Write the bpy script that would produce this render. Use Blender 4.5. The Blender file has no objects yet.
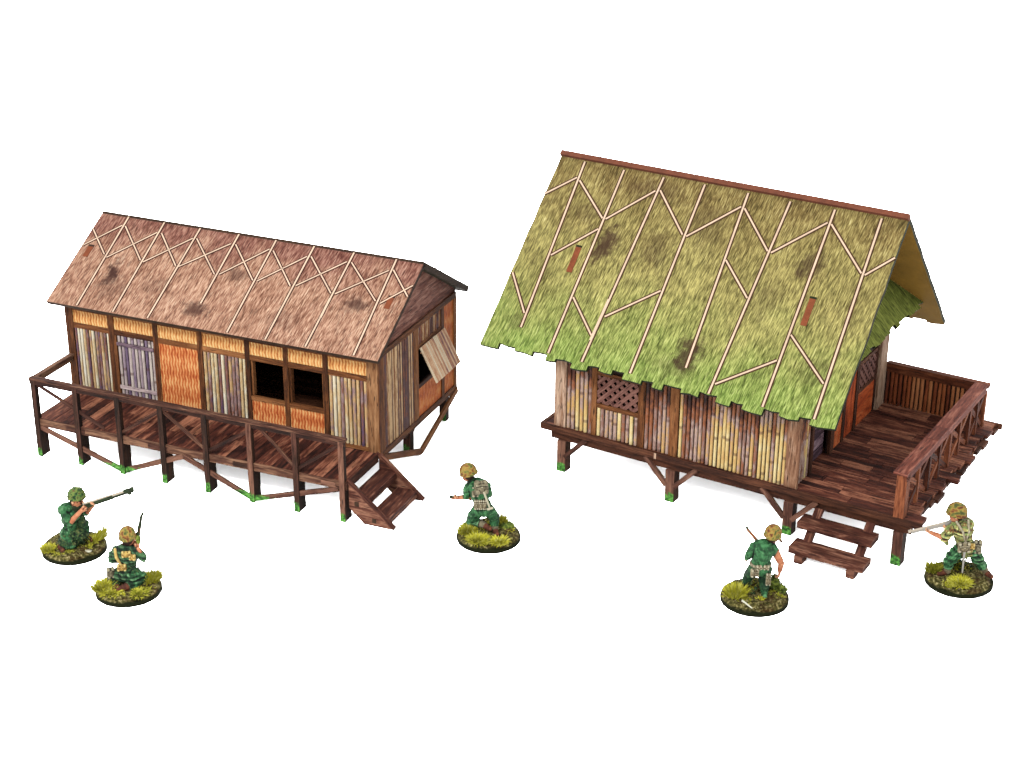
import bpy, math, random
import numpy as np
from mathutils import Vector, Matrix, Euler
random.seed(7)
R = math.radians
sc = bpy.context.scene
COL = sc.collection

# ------------------------------------------------------------------ camera
cam = bpy.data.cameras.new('camera')
cam.sensor_width = 36.0
cam.lens = 1812.494 / 1024 * 36
cam.clip_end = 2000
camo = bpy.data.objects.new('camera', cam); COL.objects.link(camo)
camo.location = (0, 0, 21)
camo.matrix_world = Matrix.Translation((0, 0, 21)) @ Matrix.Rotation(R(90 - 24.5065), 4, 'X') @ Matrix.Rotation(R(0.466), 4, 'Z')
sc.camera = camo
sc.render.resolution_x = 1024; sc.render.resolution_y = 768
# ------------------------------------------------------------------ light: white studio tent, one large soft lamp from the upper left front
WORLD = 11.0
w = bpy.data.worlds.new('World'); sc.world = w; w.use_nodes = True
w.node_tree.nodes['Background'].inputs[0].default_value = (1, 1, 1, 1)
w.node_tree.nodes['Background'].inputs[1].default_value = WORLD
def lamp(name, loc, target, size, power):
    l = bpy.data.lights.new(name, 'AREA'); l.shape = 'SQUARE'; l.size = size; l.energy = power
    o = bpy.data.objects.new(name, l); COL.objects.link(o); o.location = loc
    o.rotation_euler = (Vector(target) - Vector(loc)).to_track_quat('-Z', 'Y').to_euler()
    return o
lamp('studio_softbox', (-18, 12, 34), (0, 38, 1), 9, 116000)
sc.view_settings.view_transform = 'Standard'; sc.view_settings.look = 'None'
sc.view_settings.exposure = 0.0; sc.view_settings.gamma = 1.0
sc.cycles.max_bounces = 6

KB = 0.0825      # paint albedo scale for this bright light tent

# ------------------------------------------------------------------ materials
def lin(c, k=KB):
    out = []
    for v in c:
        v = v / 255.0
        v = v / 12.92 if v <= .04045 else ((v + .055) / 1.055) ** 2.4
        out.append(v * k)
    return (out[0], out[1], out[2], 1)
class N:
    def __init__(s, name, rough=.85, spec=.08):
        s.m = bpy.data.materials.new(name); s.m.use_nodes = True
        s.t = s.m.node_tree; s.b = s.t.nodes['Principled BSDF']
        s.b.inputs['Roughness'].default_value = rough
        s.b.inputs['Specular IOR Level'].default_value = spec * .3
    def n(s, ty, **kw):
        x = s.t.nodes.new(ty)
        for k, v in kw.items():
            if k.startswith('i_'):
                x.inputs[int(k[2:])].default_value = v
            else: setattr(x, k, v)
        return x
    def l(s, a, b): s.t.links.new(a, b)
    def uv(s): return s.n('ShaderNodeUVMap').outputs[0]
    def obj(s): return s.n('ShaderNodeTexCoord').outputs['Object']
    def attr(s, a='rnd'): return s.n('ShaderNodeAttribute', attribute_name=a).outputs['Fac']
    def math(s, op, a, b=None, c=None):
        x = s.n('ShaderNodeMath', operation=op)
        for i, v in enumerate((a, b, c)):
            if v is None: continue
            if isinstance(v, (int, float)): x.inputs[i].default_value = v
            else: s.l(v, x.inputs[i])
        return x.outputs[0]
    def vec(s, op, a, b):
        x = s.n('ShaderNodeVectorMath', operation=op)
        for i, v in enumerate((a, b)):
            if isinstance(v, (tuple, list)): x.inputs[i].default_value = v
            else: s.l(v, x.inputs[i])
        return x.outputs[1] if op in ('LENGTH', 'DISTANCE') else x.outputs[0]
    def noise(s, v, scale, detail=4, rough=.6, dist=0):
        x = s.n('ShaderNodeTexNoise'); s.l(v, x.inputs['Vector'])
        x.inputs['Scale'].default_value = scale; x.inputs['Detail'].default_value = detail
        x.inputs['Roughness'].default_value = rough; x.inputs['Distortion'].default_value = dist
        return x.outputs[0]
    def comb(s, x, y, z=0):
        c = s.n('ShaderNodeCombineXYZ')
        for i, v in enumerate((x, y, z)):
            if isinstance(v, (int, float)): c.inputs[i].default_value = v
            else: s.l(v, c.inputs[i])
        return c.outputs[0]
    def sep(s, v):
        c = s.n('ShaderNodeSeparateXYZ'); s.l(v, c.inputs[0]); return c.outputs
    def ramp(s, f, stops, const=False):
        x = s.n('ShaderNodeValToRGB'); e = x.color_ramp.elements
        if const: x.color_ramp.interpolation = 'CONSTANT'
        while len(e) < len(stops): e.new(.5)
        for i, (p, c) in enumerate(stops):
            e[i].position = p; e[i].color = lin(c) if not isinstance(c, float) else (c, c, c, 1)
        s.l(f, x.inputs[0]); return x.outputs[0]
    def sstep(s, f, a, b):
        x = s.n('ShaderNodeMapRange', interpolation_type='SMOOTHSTEP'); s.l(f, x.inputs[0])
        x.inputs[1].default_value = a; x.inputs[2].default_value = b
        return x.outputs[0]
    def mix(s, f, a, b, mode='MIX'):
        x = s.n('ShaderNodeMix', data_type='RGBA', blend_type=mode)
        if isinstance(f, (int, float)): x.inputs[0].default_value = f
        else: s.l(f, x.inputs[0])
        for i, v in ((6, a), (7, b)):
            if isinstance(v, tuple): x.inputs[i].default_value = v if len(v) == 4 else lin(v)
            else: s.l(v, x.inputs[i])
        return x.outputs[2]
    def bump(s, h, strength=.5, dist=.02):
        x = s.n('ShaderNodeBump'); x.inputs['Strength'].default_value = strength; x.inputs['Distance'].default_value = dist
        s.l(h, x.inputs['Height']); s.l(x.outputs[0], s.b.inputs['Normal'])
    def out(s, c):
        s.l(c, s.b.inputs['Base Color']); return s.m

def wood(name, dark, mid, light, moss=False, grain=16.0, hi=.66, rv=.28):
    m = N(name)
    uv = m.uv(); r = m.attr()
    u, v, _ = m.sep(uv)
    p = m.comb(m.math('MULTIPLY', u, 1.5), m.math('MULTIPLY', v, grain), m.math('MULTIPLY', r, 40))
    g = m.noise(p, 1.0, 6, .68, .4)
    p2 = m.comb(m.math('MULTIPLY', u, .9), m.math('MULTIPLY', v, 4.0), m.math('MULTIPLY', r, 71))
    g2 = m.noise(p2, 1.0, 3, .6)
    f = m.math('ADD', m.math('MULTIPLY', g, .75), m.math('MULTIPLY', g2, .35))
    f = m.math('ADD', f, m.math('MULTIPLY', m.math('SUBTRACT', r, .5), rv))
    c = m.ramp(f, [(.30, tuple(int(x * .45) for x in dark)), (.44, dark), (.56, mid), (hi + .05, light), (.9, tuple(min(255, int(x * 1.25)) for x in light))])
    # fine dark scratches in the print
    s = m.noise(m.comb(m.math('MULTIPLY', u, 3.0), m.math('MULTIPLY', v, 45), m.math('MULTIPLY', r, 13)), 1.0, 2, .5)
    c = m.mix(m.sstep(s, .60, .68), c, tuple(int(x * .35) for x in dark))
    if moss:
        z = m.sep(m.n('ShaderNodeNewGeometry').outputs['Position'])[2]
        nz = m.noise(m.obj(), 7.0, 3, .6)
        k = m.math('ADD', z, m.math('MULTIPLY', m.math('SUBTRACT', nz, .5), .42))
        mc = m.ramp(m.noise(m.obj(), 16.0, 4, .7), [(.38, (24, 46, 18)), (.48, (66, 128, 50)), (.60, (126, 200, 90))])
        c = m.mix(m.sstep(k, .25, .19), c, mc)
    m.bump(g, .35, .015)
    return m.out(c)

def bamboo_mat(name, cols, dark_z=None, joint=True):
    """cols: list of ramp stops; per-pole 'rnd'"""
    m = N(name, .7, .15)
    u, v, _ = m.sep(m.uv()); r = m.attr()
    n1 = m.noise(m.comb(m.math('MULTIPLY', u, .8), m.math('MULTIPLY', r, 97), 0), 1.0, 3, .55)
    n2 = m.noise(m.comb(m.math('MULTIPLY', u, 4.5), m.math('MULTIPLY', v, 18), m.math('MULTIPLY', r, 31)), 1.0, 4, .65)
    f = m.math('ADD', m.math('MULTIPLY', r, .38), m.math('ADD', m.math('MULTIPLY', n1, .46), m.math('MULTIPLY', n2, .42)))
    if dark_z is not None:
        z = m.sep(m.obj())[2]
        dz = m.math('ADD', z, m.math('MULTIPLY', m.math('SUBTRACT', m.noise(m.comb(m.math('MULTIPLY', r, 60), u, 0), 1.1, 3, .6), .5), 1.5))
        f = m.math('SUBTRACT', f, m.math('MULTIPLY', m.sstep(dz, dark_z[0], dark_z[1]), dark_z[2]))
    c = m.ramp(f, cols)
    if joint:
        j = m.math('FRACT', m.math('ADD', m.math('MULTIPLY', u, .6), m.math('MULTIPLY', r, 7.3)))
        c = m.mix(m.math('MULTIPLY', m.sstep(m.math('ABSOLUTE', m.math('SUBTRACT', j, .5)), .035, .012), .6), c, (96, 56, 44))
    # fine grain relief on the poles
    m.bump(n2, .2, .01)
    return m.out(c)

def weave(name, lo, mid, hi, flat=False):
    m = N(name, .8, .08)
    u, v, _ = m.sep(m.obj())[0:3] if False else m.sep(m.uv())
    cols = m.math('MULTIPLY', u, 2 * math.pi / .085)
    wob = m.math('MULTIPLY', m.math('SINE', m.math('MULTIPLY', v, 2 * math.pi / .26)), .75)
    a = m.math('SINE', m.math('ADD', cols, wob))
    n = m.noise(m.comb(m.math('MULTIPLY', u, 3), m.math('MULTIPLY', v, 3), 0), 1.6, 4, .6)
    nf = m.noise(m.comb(m.math('MULTIPLY', u, 22), m.math('MULTIPLY', v, 9), 0), 1.0, 3, .6)
    band = m.math('SINE', m.math('ADD', m.math('MULTIPLY', v, 2 * math.pi / .58), m.math('MULTIPLY', m.math('SINE', m.math('MULTIPLY', u, 2 * math.pi / .17)), .9)))
    f = m.math('ADD', m.math('MULTIPLY', a, .17 if not flat else .05), m.math('MULTIPLY', band, .10))
    f = m.math('ADD', f, m.math('ADD', m.math('MULTIPLY', m.math('SUBTRACT', n, .5), .7), m.math('MULTIPLY', m.math('SUBTRACT', nf, .5), .45)))
    f = m.math('ADD', f, .5)
    c = m.ramp(f, [(.2, lo), (.48, mid), (.78, hi)])
    m.bump(a, .3, .015)
    return m.out(c)

def thatch(name, stops, stains, green=None, mott=None, lean=.0, slots=()):
    """uv: x along the ridge, y up the slope (units)"""
    m = N(name, .95, .03)
    u, v, _ = m.sep(m.uv())
    ul = m.math('ADD', u, m.math('MULTIPLY', v, lean))
    a = m.noise(m.comb(m.math('MULTIPLY', ul, 23), m.math('MULTIPLY', v, 3.3), 0), 1.0, 2, .5, .0)
    b = m.noise(m.comb(m.math('MULTIPLY', ul, 1.6), m.math('MULTIPLY', v, .8), 7.1), 1.0, 3, .55)
    fine = m.noise(m.comb(m.math('MULTIPLY', ul, 40), m.math('MULTIPLY', v, 5.0), 3.3), 1.0, 2, .6)
    f = m.math('ADD', m.math('MULTIPLY', m.math('SUBTRACT', a, .5), .36), .5)
    f = m.math('ADD', f, m.math('MULTIPLY', m.math('SUBTRACT', b, .5), .26))
    f = m.math('ADD', f, m.math('MULTIPLY', m.math('SUBTRACT', fine, .5), .85))
    dk = m.sstep(m.noise(m.comb(m.math('MULTIPLY', ul, 27), m.math('MULTIPLY', v, 3.6), 11.3), 1.0, 2, .55), .57, .63)
    c = m.ramp(f, stops)
    if mott:   # second paint tone towards the ridge, in patches
        (z0, z1, st2) = mott
        c2 = m.ramp(f, st2)
        k = m.math('ADD', v, m.math('MULTIPLY', m.math('SUBTRACT', m.noise(m.comb(u, v, 2.2), .9, 4, .6), .5), 3.2))
        c = m.mix(m.sstep(k, z0, z1), c, c2)
    if green:
        (z0, z1, st2) = green
        c2 = m.ramp(f, st2)
        k = m.math('ADD', v, m.math('MULTIPLY', m.math('SUBTRACT', m.noise(m.comb(u, v, 5.2), .8, 4, .6), .5), 2.4))
        c = m.mix(m.sstep(k, z1, z0), c, c2)
    c = m.mix(m.math('MULTIPLY', dk, .42), c, tuple(int(x * .62) for x in stops[0][1]))
    for (sx, sy, rx, ry, k) in stains:
        d = m.vec('LENGTH', m.comb(m.math('MULTIPLY', m.math('SUBTRACT', u, sx), 1 / rx), m.math('MULTIPLY', m.math('SUBTRACT', v, sy), 1 / ry), 0), (0, 0, 0))
        nn = m.noise(m.comb(u, v, sx * 3), 4.5, 4, .65)
        d = m.math('ADD', d, m.math('MULTIPLY', m.math('SUBTRACT', nn, .5), 2.6))
        c = m.mix(m.math('MULTIPLY', m.sstep(d, 1.35, .35), k * .92), c, (64, 40, 36))
    m.bump(a, .12, .015)
    return m.out(c)

def plain(name, col, var=.25, scale=9, rough=.85, spec=.08, k=KB):
    m = N(name, rough, spec)
    n = m.noise(m.obj(), scale, 4, .65)
    d = tuple(int(x * (1 - var)) for x in col); h = tuple(min(255, int(x * (1 + var))) for x in col)
    return m.out(m.ramp(n, [(.3, d), (.5, col), (.7, h)]))

def painted(name, stops, scale=7, dry=None, wash=True):
    """miniature paint: base in patches, dark wash in creases and drybrushed raised edges"""
    m = N(name, .8, .12)
    o = m.obj()
    n = m.noise(o, scale, 3, .6, .5)
    c = m.ramp(n, stops)
    if wash:
        pt = m.n('ShaderNodeNewGeometry').outputs['Pointiness']
        f = m.noise(o, 38, 3, .6)
        k = m.math('ADD', pt, m.math('MULTIPLY', m.math('SUBTRACT', f, .5), .03))
        c = m.mix(m.math('MULTIPLY', m.sstep(k, .502, .482), .94), c, tuple(int(x * .2) for x in stops[0][1]))
        hi = dry or tuple(min(255, int(x * 1.45 + 26)) for x in stops[-1][1])
        c = m.mix(m.math('MULTIPLY', m.sstep(k, .509, .54), .75), c, hi)
    return m.out(c)

WB = wood('frame_wood', (84, 46, 22), (124, 74, 38), (158, 104, 62))
CUT = wood('burnt_cut_wood', (40, 24, 16), (58, 34, 22), (84, 52, 34))
WC = wood('brown_post_wood', (84, 48, 26), (128, 82, 48), (172, 126, 86))
WL = wood('pale_post_wood', (120, 80, 58), (158, 116, 88), (206, 172, 146))
WR = wood('railing_wood', (62, 34, 24), (92, 56, 42), (150, 110, 84), hi=.62)
WRM = wood('mossy_railing_wood', (62, 38, 26), (90, 54, 42), (140, 98, 78), moss=True)
WD = wood('deck_wood', (64, 30, 22), (112, 58, 42), (178, 116, 88), grain=12, hi=.62, rv=.26)
WG = wood('gable_wood', (84, 48, 40), (130, 82, 68), (178, 130, 112), grain=10)
WS = wood('step_wood', (64, 32, 24), (98, 54, 40), (166, 116, 92), grain=12, hi=.62, rv=.08)
WDK = wood('dark_beam_wood', (58, 30, 18), (88, 50, 32), (120, 74, 50))
WRED = wood('red_fence_wood', (76, 36, 20), (112, 56, 32), (160, 94, 60))
WRIM = wood('red_handrail_wood', (96, 46, 34), (134, 72, 56), (186, 122, 100), grain=14)
WOR = wood('orange_panel_wood', (160, 64, 26), (206, 92, 44), (232, 134, 80), grain=7, rv=.2)
WPUL = wood('pale_purple_wood', (120, 96, 108), (166, 140, 146), (206, 184, 180), grain=12)
WPU = wood('purple_door_wood', (80, 56, 66), (122, 94, 106), (168, 140, 148), grain=12)
RIDGE = plain('red_brown_ridge', (122, 70, 50), .12, 5)
SLOT = plain('rust_brown_tab', (136, 72, 42), .12, 8)
EDGE = plain('burnt_edge', (62, 44, 30), .3, 8)
EDGEG = plain('mossy_burnt_edge', (30, 36, 14), .4, 6)
UNDER = plain('roof_underside', (172, 130, 52), .10, 1.2)
UNDERA = plain('dark_roof_underside', (66, 56, 34), .15, 2)
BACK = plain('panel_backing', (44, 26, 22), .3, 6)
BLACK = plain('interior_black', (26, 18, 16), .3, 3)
BATTEN = plain('cream_batten', (234, 202, 174), .07, 3)
BATL = plain('dark_batten_outline', (62, 32, 22), .15, 6)  # printed dark brown outline along both sides of the cream battens
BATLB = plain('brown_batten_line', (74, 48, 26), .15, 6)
BA = bamboo_mat('bamboo_purple_cream', [(.32, (50, 30, 40)), (.42, (110, 82, 106)), (.49, (142, 90, 60)), (.56, (158, 130, 132)), (.64, (208, 164, 106)), (.74, (228, 206, 164)), (.88, (248, 240, 222))], joint=False)
BP = bamboo_mat('bamboo_dull_purple', [(.30, (60, 42, 66)), (.46, (106, 84, 112)), (.58, (150, 128, 146)), (.70, (190, 170, 166)), (.86, (226, 212, 196))])
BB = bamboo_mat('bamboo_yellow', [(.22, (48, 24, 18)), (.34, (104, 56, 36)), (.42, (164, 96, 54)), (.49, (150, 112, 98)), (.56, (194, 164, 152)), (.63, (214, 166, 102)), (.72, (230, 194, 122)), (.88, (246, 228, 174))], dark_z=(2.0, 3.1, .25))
BR = bamboo_mat('bamboo_red_brown', [(.3, (56, 20, 10)), (.48, (134, 62, 28)), (.62, (184, 98, 50)), (.85, (220, 144, 90))], joint=False)
BG = bamboo_mat('bamboo_grey_red', [(.36, (42, 20, 16)), (.46, (92, 52, 38)), (.54, (92, 68, 70)), (.61, (138, 76, 40)), (.69, (160, 116, 78)), (.82, (226, 188, 138))], joint=False)
BSH = bamboo_mat('bamboo_shutter', [(.38, (88, 44, 50)), (.46, (150, 98, 90)), (.56, (204, 146, 106)), (.66, (236, 190, 148)), (.8, (250, 226, 190))], joint=False)
WVT = weave('cream_woven_reed', (170, 98, 46), (230, 160, 90), (250, 212, 146))
WVO = weave('orange_woven_reed', (166, 72, 32), (216, 122, 64), (248, 188, 124))
WVF = weave('orange_fine_reed', (158, 66, 20), (214, 112, 46), (240, 160, 90), flat=True)
TS_A = [(.20, (70, 38, 28)), (.36, (130, 90, 70)), (.50, (176, 132, 108)), (.64, (214, 174, 146)), (.84, (244, 218, 190))]
TS_A2 = [(.20, (50, 24, 20)), (.36, (102, 60, 50)), (.50, (140, 94, 80)), (.66, (184, 138, 120)), (.88, (220, 182, 162))]
THA = thatch('pink_brown_thatch', TS_A, [(1.06, 1.22, .20, .42, 1.0), (3.85, .55, .40, .24, .85), (4.5, 1.78, .40, .2, .6), (7.9, 1.5, .36, .28, .8), (1.3, .8, .4, .4, .35), (6.2, .7, .5, .3, .3), (2.4, 1.0, .4, .3, .3)], mott=(1.6, 3.0, TS_A2), lean=-.06)
TS_B = [(.20, (58, 52, 26)), (.36, (112, 104, 58)), (.50, (154, 145, 88)), (.64, (198, 186, 112)), (.82, (232, 222, 156))]
TS_B2 = [(.22, (44, 34, 18)), (.36, (96, 80, 46)), (.50, (134, 114, 68)), (.64, (174, 156, 100)), (.82, (212, 198, 142))]
TS_G = [(.22, (46, 60, 24)), (.38, (98, 122, 54)), (.50, (136, 160, 78)), (.64, (176, 196, 112)), (.82, (212, 224, 152))]
THB = thatch('olive_thatch', TS_B, [(.55, 3.2, .30, .5, .9), (-.2, 3.9, .5, .3, .35), (3.65, .92, .34, .44, .95), (5.75, 3.7, .4, .34, .7), (-.95, .72, .3, .26, .4), (3.4, .5, .6, .3, .4), (1.9, 3.3, .4, .5, .4), (2.9, 4.2, .5, .6, .35), (4.9, 2.6, .4, .5, .3), (6.6, 1.2, .4, .4, .3), (1.2, 4.8, .8, .3, .4)],
             green=(-.8, 2.9, TS_G), mott=(1.9, 5.6, TS_B2), lean=-.08)
TS_P = [(.25, (50, 52, 20)), (.40, (96, 104, 44)), (.52, (128, 138, 62)), (.68, (160, 166, 84)), (.88, (190, 196, 116))]
THP = thatch('green_skirt_thatch', TS_P, [], lean=0)
LAT = wood('lattice_wood', (84, 50, 44), (122, 80, 70), (158, 112, 98))
WHITE = N('white_paper', .9, 0.0); WHITE.b.inputs['Base Color'].default_value = (.93, .93, .93, 1); WHITE = WHITE.m

# ------------------------------------------------------------------ mesh builder
class M:
    def __init__(s): s.v = []; s.f = []; s.uv = []; s.mi = []; s.r = []
    def face(s, pts, uv=None, mi=0, rnd=None):
        i = len(s.v); s.v += [tuple(p) for p in pts]; s.f.append(tuple(range(i, i + len(pts))))
        s.uv += list(uv) if uv else [(p[0], p[2]) for p in pts]
        s.mi.append(mi); s.r.append(random.random() if rnd is None else rnd)
    def box(s, c, size, rot=None, mi=0, rnd=None):
        """c centre, size along local axes, rot 3x3 or None"""
        hx, hy, hz = [x / 2 for x in size]; c = Vector(c)
        rot = rot or Matrix.Identity(3)
        rnd = random.random() if rnd is None else rnd
        L = max(range(3), key=lambda i: size[i])
        ou, ov = random.random() * 20, random.random() * 20
        P = [Vector((x * hx, y * hy, z * hz)) for x in (-1, 1) for y in (-1, 1) for z in (-1, 1)]
        for idx, ax in (((0, 1, 3, 2), 0), ((4, 6, 7, 5), 0), ((0, 4, 5, 1), 1), ((2, 3, 7, 6), 1), ((0, 2, 6, 4), 2), ((1, 5, 7, 3), 2)):
            oth = [i for i in range(3) if i != ax]
            a = L if L in oth else oth[0]; b = [i for i in oth if i != a][0]
            s.face([c + rot @ P[k] for k in idx], [(P[k][a] + ou, P[k][b] + ov + ax * 3.1) for k in idx], mi, rnd)
        return s
    def leg(s, x0, x1, y0, y1, z0, z1):
        n = len(s.f); s.span(x0, x1, y0, y1, z0, z1); s.mi[n] = s.mi[n + 1] = 1; return s
    def span(s, x0, x1, y0, y1, z0, z1, mi=0, rnd=None):
        return s.box(((x0 + x1) / 2, (y0 + y1) / 2, (z0 + z1) / 2), (x1 - x0, y1 - y0, z1 - z0), None, mi, rnd)
    def beam(s, a, b, w, h, up=(0, 0, 1), mi=0, rnd=None):
        """bar from a to b; h measured along up, w across"""
        a, b = Vector(a), Vector(b); d = (b - a); L = d.length; x = d.normalized()
        z = Vector(up); z = (z - x * z.dot(x)).normalized(); y = z.cross(x)
        rot = Matrix((x, y, z)).transposed()
        return s.box((a + b) / 2, (L, w, h), rot, mi, rnd)
    def prism(s, pts, ext, mi=0, mside=None, uvs=None, rnd=None, mback=None):
        """pts: coplanar 3D outline, extruded by vector ext. uvs for the outline"""
        rnd = random.random() if rnd is None else rnd
        ext = Vector(ext); q = [Vector(p) + ext for p in pts]; p = [Vector(x) for x in pts]
        uvs = uvs or [(a[0], a[2]) for a in p]
        s.face(p, uvs, mi, rnd); s.face(q[::-1], uvs[::-1], mi if mback is None else mback, rnd)
        n = len(p); ms = mi if mside is None else mside
        for i in range(n):
            j = (i + 1) % n; L = (p[j] - p[i]).length; o = random.random() * 9
            s.face([p[j], p[i], q[i], q[j]], [(o + L, 0), (o, 0), (o, ext.length), (o + L, ext.length)], ms, rnd)
        return s
    def tube(s, a, b, ra, rb, n=10, mi=0, rnd=None, caps=True):
        a, b = Vector(a), Vector(b); x = (b - a).normalized(); L = (b - a).length
        t = Vector((0, 0, 1)) if abs(x.z) < .9 else Vector((1, 0, 0)); y = x.cross(t).normalized(); z = x.cross(y)
        A = [a + (y * math.cos(k * 2 * math.pi / n) + z * math.sin(k * 2 * math.pi / n)) * ra for k in range(n)]
        B = [b + (y * math.cos(k * 2 * math.pi / n) + z * math.sin(k * 2 * math.pi / n)) * rb for k in range(n)]
        rnd = random.random() if rnd is None else rnd
        for k in range(n):
            j = (k + 1) % n
            s.face([A[k], A[j], B[j], B[k]], [(0, k / n), (0, (k + 1) / n), (L, (k + 1) / n), (L, k / n)], mi, rnd)
        if caps: s.face(A[::-1], None, mi, rnd); s.face(B, None, mi, rnd)
        return s
    def build(s, name, mats, parent=None, smooth=False):
        me = bpy.data.meshes.new(name); me.from_pydata(s.v, [], s.f)
        l = me.uv_layers.new(name='UVMap'); l.data.foreach_set('uv', [c for p in s.uv for c in p])
        a = me.attributes.new('rnd', 'FLOAT', 'FACE'); a.data.foreach_set('value', s.r)
        if not isinstance(mats, (list, tuple)): mats = [mats]
        for m in mats: me.materials.append(m)
        me.polygons.foreach_set('material_index', s.mi)
        if smooth: me.polygons.foreach_set('use_smooth', [True] * len(s.f))
        me.update()
        o = bpy.data.objects.new(name, me); COL.objects.link(o)
        if parent is not None: o.parent = parent
        return o
def consistent(o):
    import bmesh
    bm = bmesh.new(); bm.from_mesh(o.data); bmesh.ops.remove_doubles(bm, verts=bm.verts, dist=.0004)
    bmesh.ops.recalc_face_normals(bm, faces=bm.faces); bm.to_mesh(o.data); bm.free(); return o
def thing(name, label, cat, loc, rz=0, group=None):
    o = bpy.data.objects.new(name, None); COL.objects.link(o); o.location = loc; o.rotation_euler = (0, 0, rz)
    o.empty_display_size = .3
    o['label'] = label; o['category'] = cat
    if group: o['group'] = group
    return o

# ------------------------------------------------------------------ the surface
g = M(); g.face([(-400, -100, 0), (400, -100, 0), (400, 700, 0), (-400, 700, 0)])
gr = g.build('ground', WHITE); gr['kind'] = 'structure'

def poles(m, a, b, z0, z1, n, nrm, depth=.035, mi=0, jit=0.0):
    """n bamboo poles side by side from a=(x,y) to b=(x,y), bulging along nrm (x,y)"""
    a = Vector((a[0], a[1], 0)); b = Vector((b[0], b[1], 0)); d = (b - a) / n; w = d.length * .425; x = d.normalized(); nv = Vector((nrm[0], nrm[1], 0))
    for k in range(n):
        c = a + d * (k + .5) + x * random.uniform(-.006, .006); ww = w * random.uniform(.88, 1.0)
        r = random.random(); lean = x * random.uniform(-.012, .012); off = random.random() * 5
        prof = [(math.cos(t), math.sin(t)) for t in [math.pi * q / 5 for q in range(6)]]
        zt = z1 - random.random() * jit; zb = z0 + random.random() * jit
        pa = [c + x * p[0] * ww + nv * (p[1] * depth) + Vector((0, 0, zb)) for p in prof]
        pb = [q + lean + Vector((0, 0, zt - zb)) for q in pa]
        for i in range(5):
            m.face([pa[i], pa[i + 1], pb[i + 1], pb[i]], [(zb + off, i * .02), (zb + off, i * .02 + .02), (zt + off, i * .02 + .02), (zt + off, i * .02)], mi, r)
        m.face(pb[::-1], None, mi, r); m.face(pa, None, mi, r)

# ================================================================== HUT A (left)
ang = R(-22.6275)
A = thing('stilt_hut', 'low model hut on stilts with a brown thatched roof and long railed front veranda', 'model hut', (-11.45, 43.03, 0), ang)
L, W, D = 8.92, 4.52, 1.67
ZF, ZE, ZG = 1.06, 3.71, 5.295
SL = (ZG - ZE) / (W / 2 + .394)
def zroof(v): return ZE + SL * (v + .394) if v <= W / 2 else ZE + SL * (W + .394 - v)
WT = zroof(0) - .10     # wall top under the roof panels
# roof panels -------------------------------------------------
def roofA(front):
    m = M()
    u0, u1 = -.222, 9.122
    hs = W / 2 + .394; ln = math.hypot(hs, ZG - ZE)
    def P(u, t, lift=0):
        y = -.394 + t * hs if front else W + .394 - t * hs
        nrm = Vector((0, -(ZG - ZE), hs)).normalized() if front else Vector((0, (ZG - ZE), hs)).normalized()
        return Vector((u, y, ZE + t * (ZG - ZE))) + nrm * lift
    n = P(0, 0, -.11 if front else -.16) - P(0, 0)
    top = 1.0 if front else 1.012
    pts = [(u0 - .065, 0), (u1, 0), (u1, top), (u0 + .01, top)]
    m.prism([P(*q) for q in pts], n, 0, 1, [(q[0], q[1] * ln) for q in pts], mback=2)
    lines = [((.61, .985), (.62, .012)), ((1.70, .98), (1.70, .012)), ((2.78, .98), (2.72, .012)), ((3.92, .981), (3.91, .24)), ((5.0, .981), (5.0, .012)), ((6.09, .983), (6.07, .012)), ((7.21, .981), (7.17, .012)), ((8.38, .984), (8.47, .012)),
      ((-.215, .805), (.55, .559)), ((-.215, .61), (.57, .883)), ((.67, .879), (1.64, .561)), ((.66, .532), (1.66, .868)), ((1.79, .867), (2.69, .562)), ((1.74, .547), (2.73, .866)), ((2.84, .87), (3.85, .545)), ((2.77, .559), (3.84, .873)),
      ((3.98, .874), (4.95, .548)), ((3.98, .553), (4.95, .882)), ((5.07, .872), (6.0, .556)), ((5.07, .548), (6.04, .869)), ((6.15, .874), (7.14, .55)), ((6.14, .567), (7.14, .88)), ((7.27, .881), (8.36, .549)), ((7.25, .552), (8.32, .861)),
      ((8.43, .874), (9.112, .64)), ((8.50, .533), (9.112, .755))]
    def strip(a, b, w, lift, th, mi):
        pa, pb = P(*a, lift), P(*b, lift); m.beam(pa, pb, w, th, (P(0, 0, 1) - P(0, 0)), mi)
    for i, (a, b) in enumerate(lines):
        ww = .042 if i < 8 else .034
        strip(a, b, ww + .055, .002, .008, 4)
        strip(a, b, ww, .008, .010, 3)
    if front: strip((7.19, .50), (7.19, .30), .056, .014, .012, 3)
    for (uu, tt) in ((.04, .56), (8.72, .55)):
        strip((uu, tt - .055), (uu, tt + .055), .15, .006, .012, 5)
        strip((uu, tt + .055), (uu, tt + .075), .17, .006, .008, 1)
    o = m.build('roof_panel', [THA, EDGE, UNDERA, BATTEN, BATL, SLOT], A)
    return o
roofA(True); roofA(False)
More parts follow.
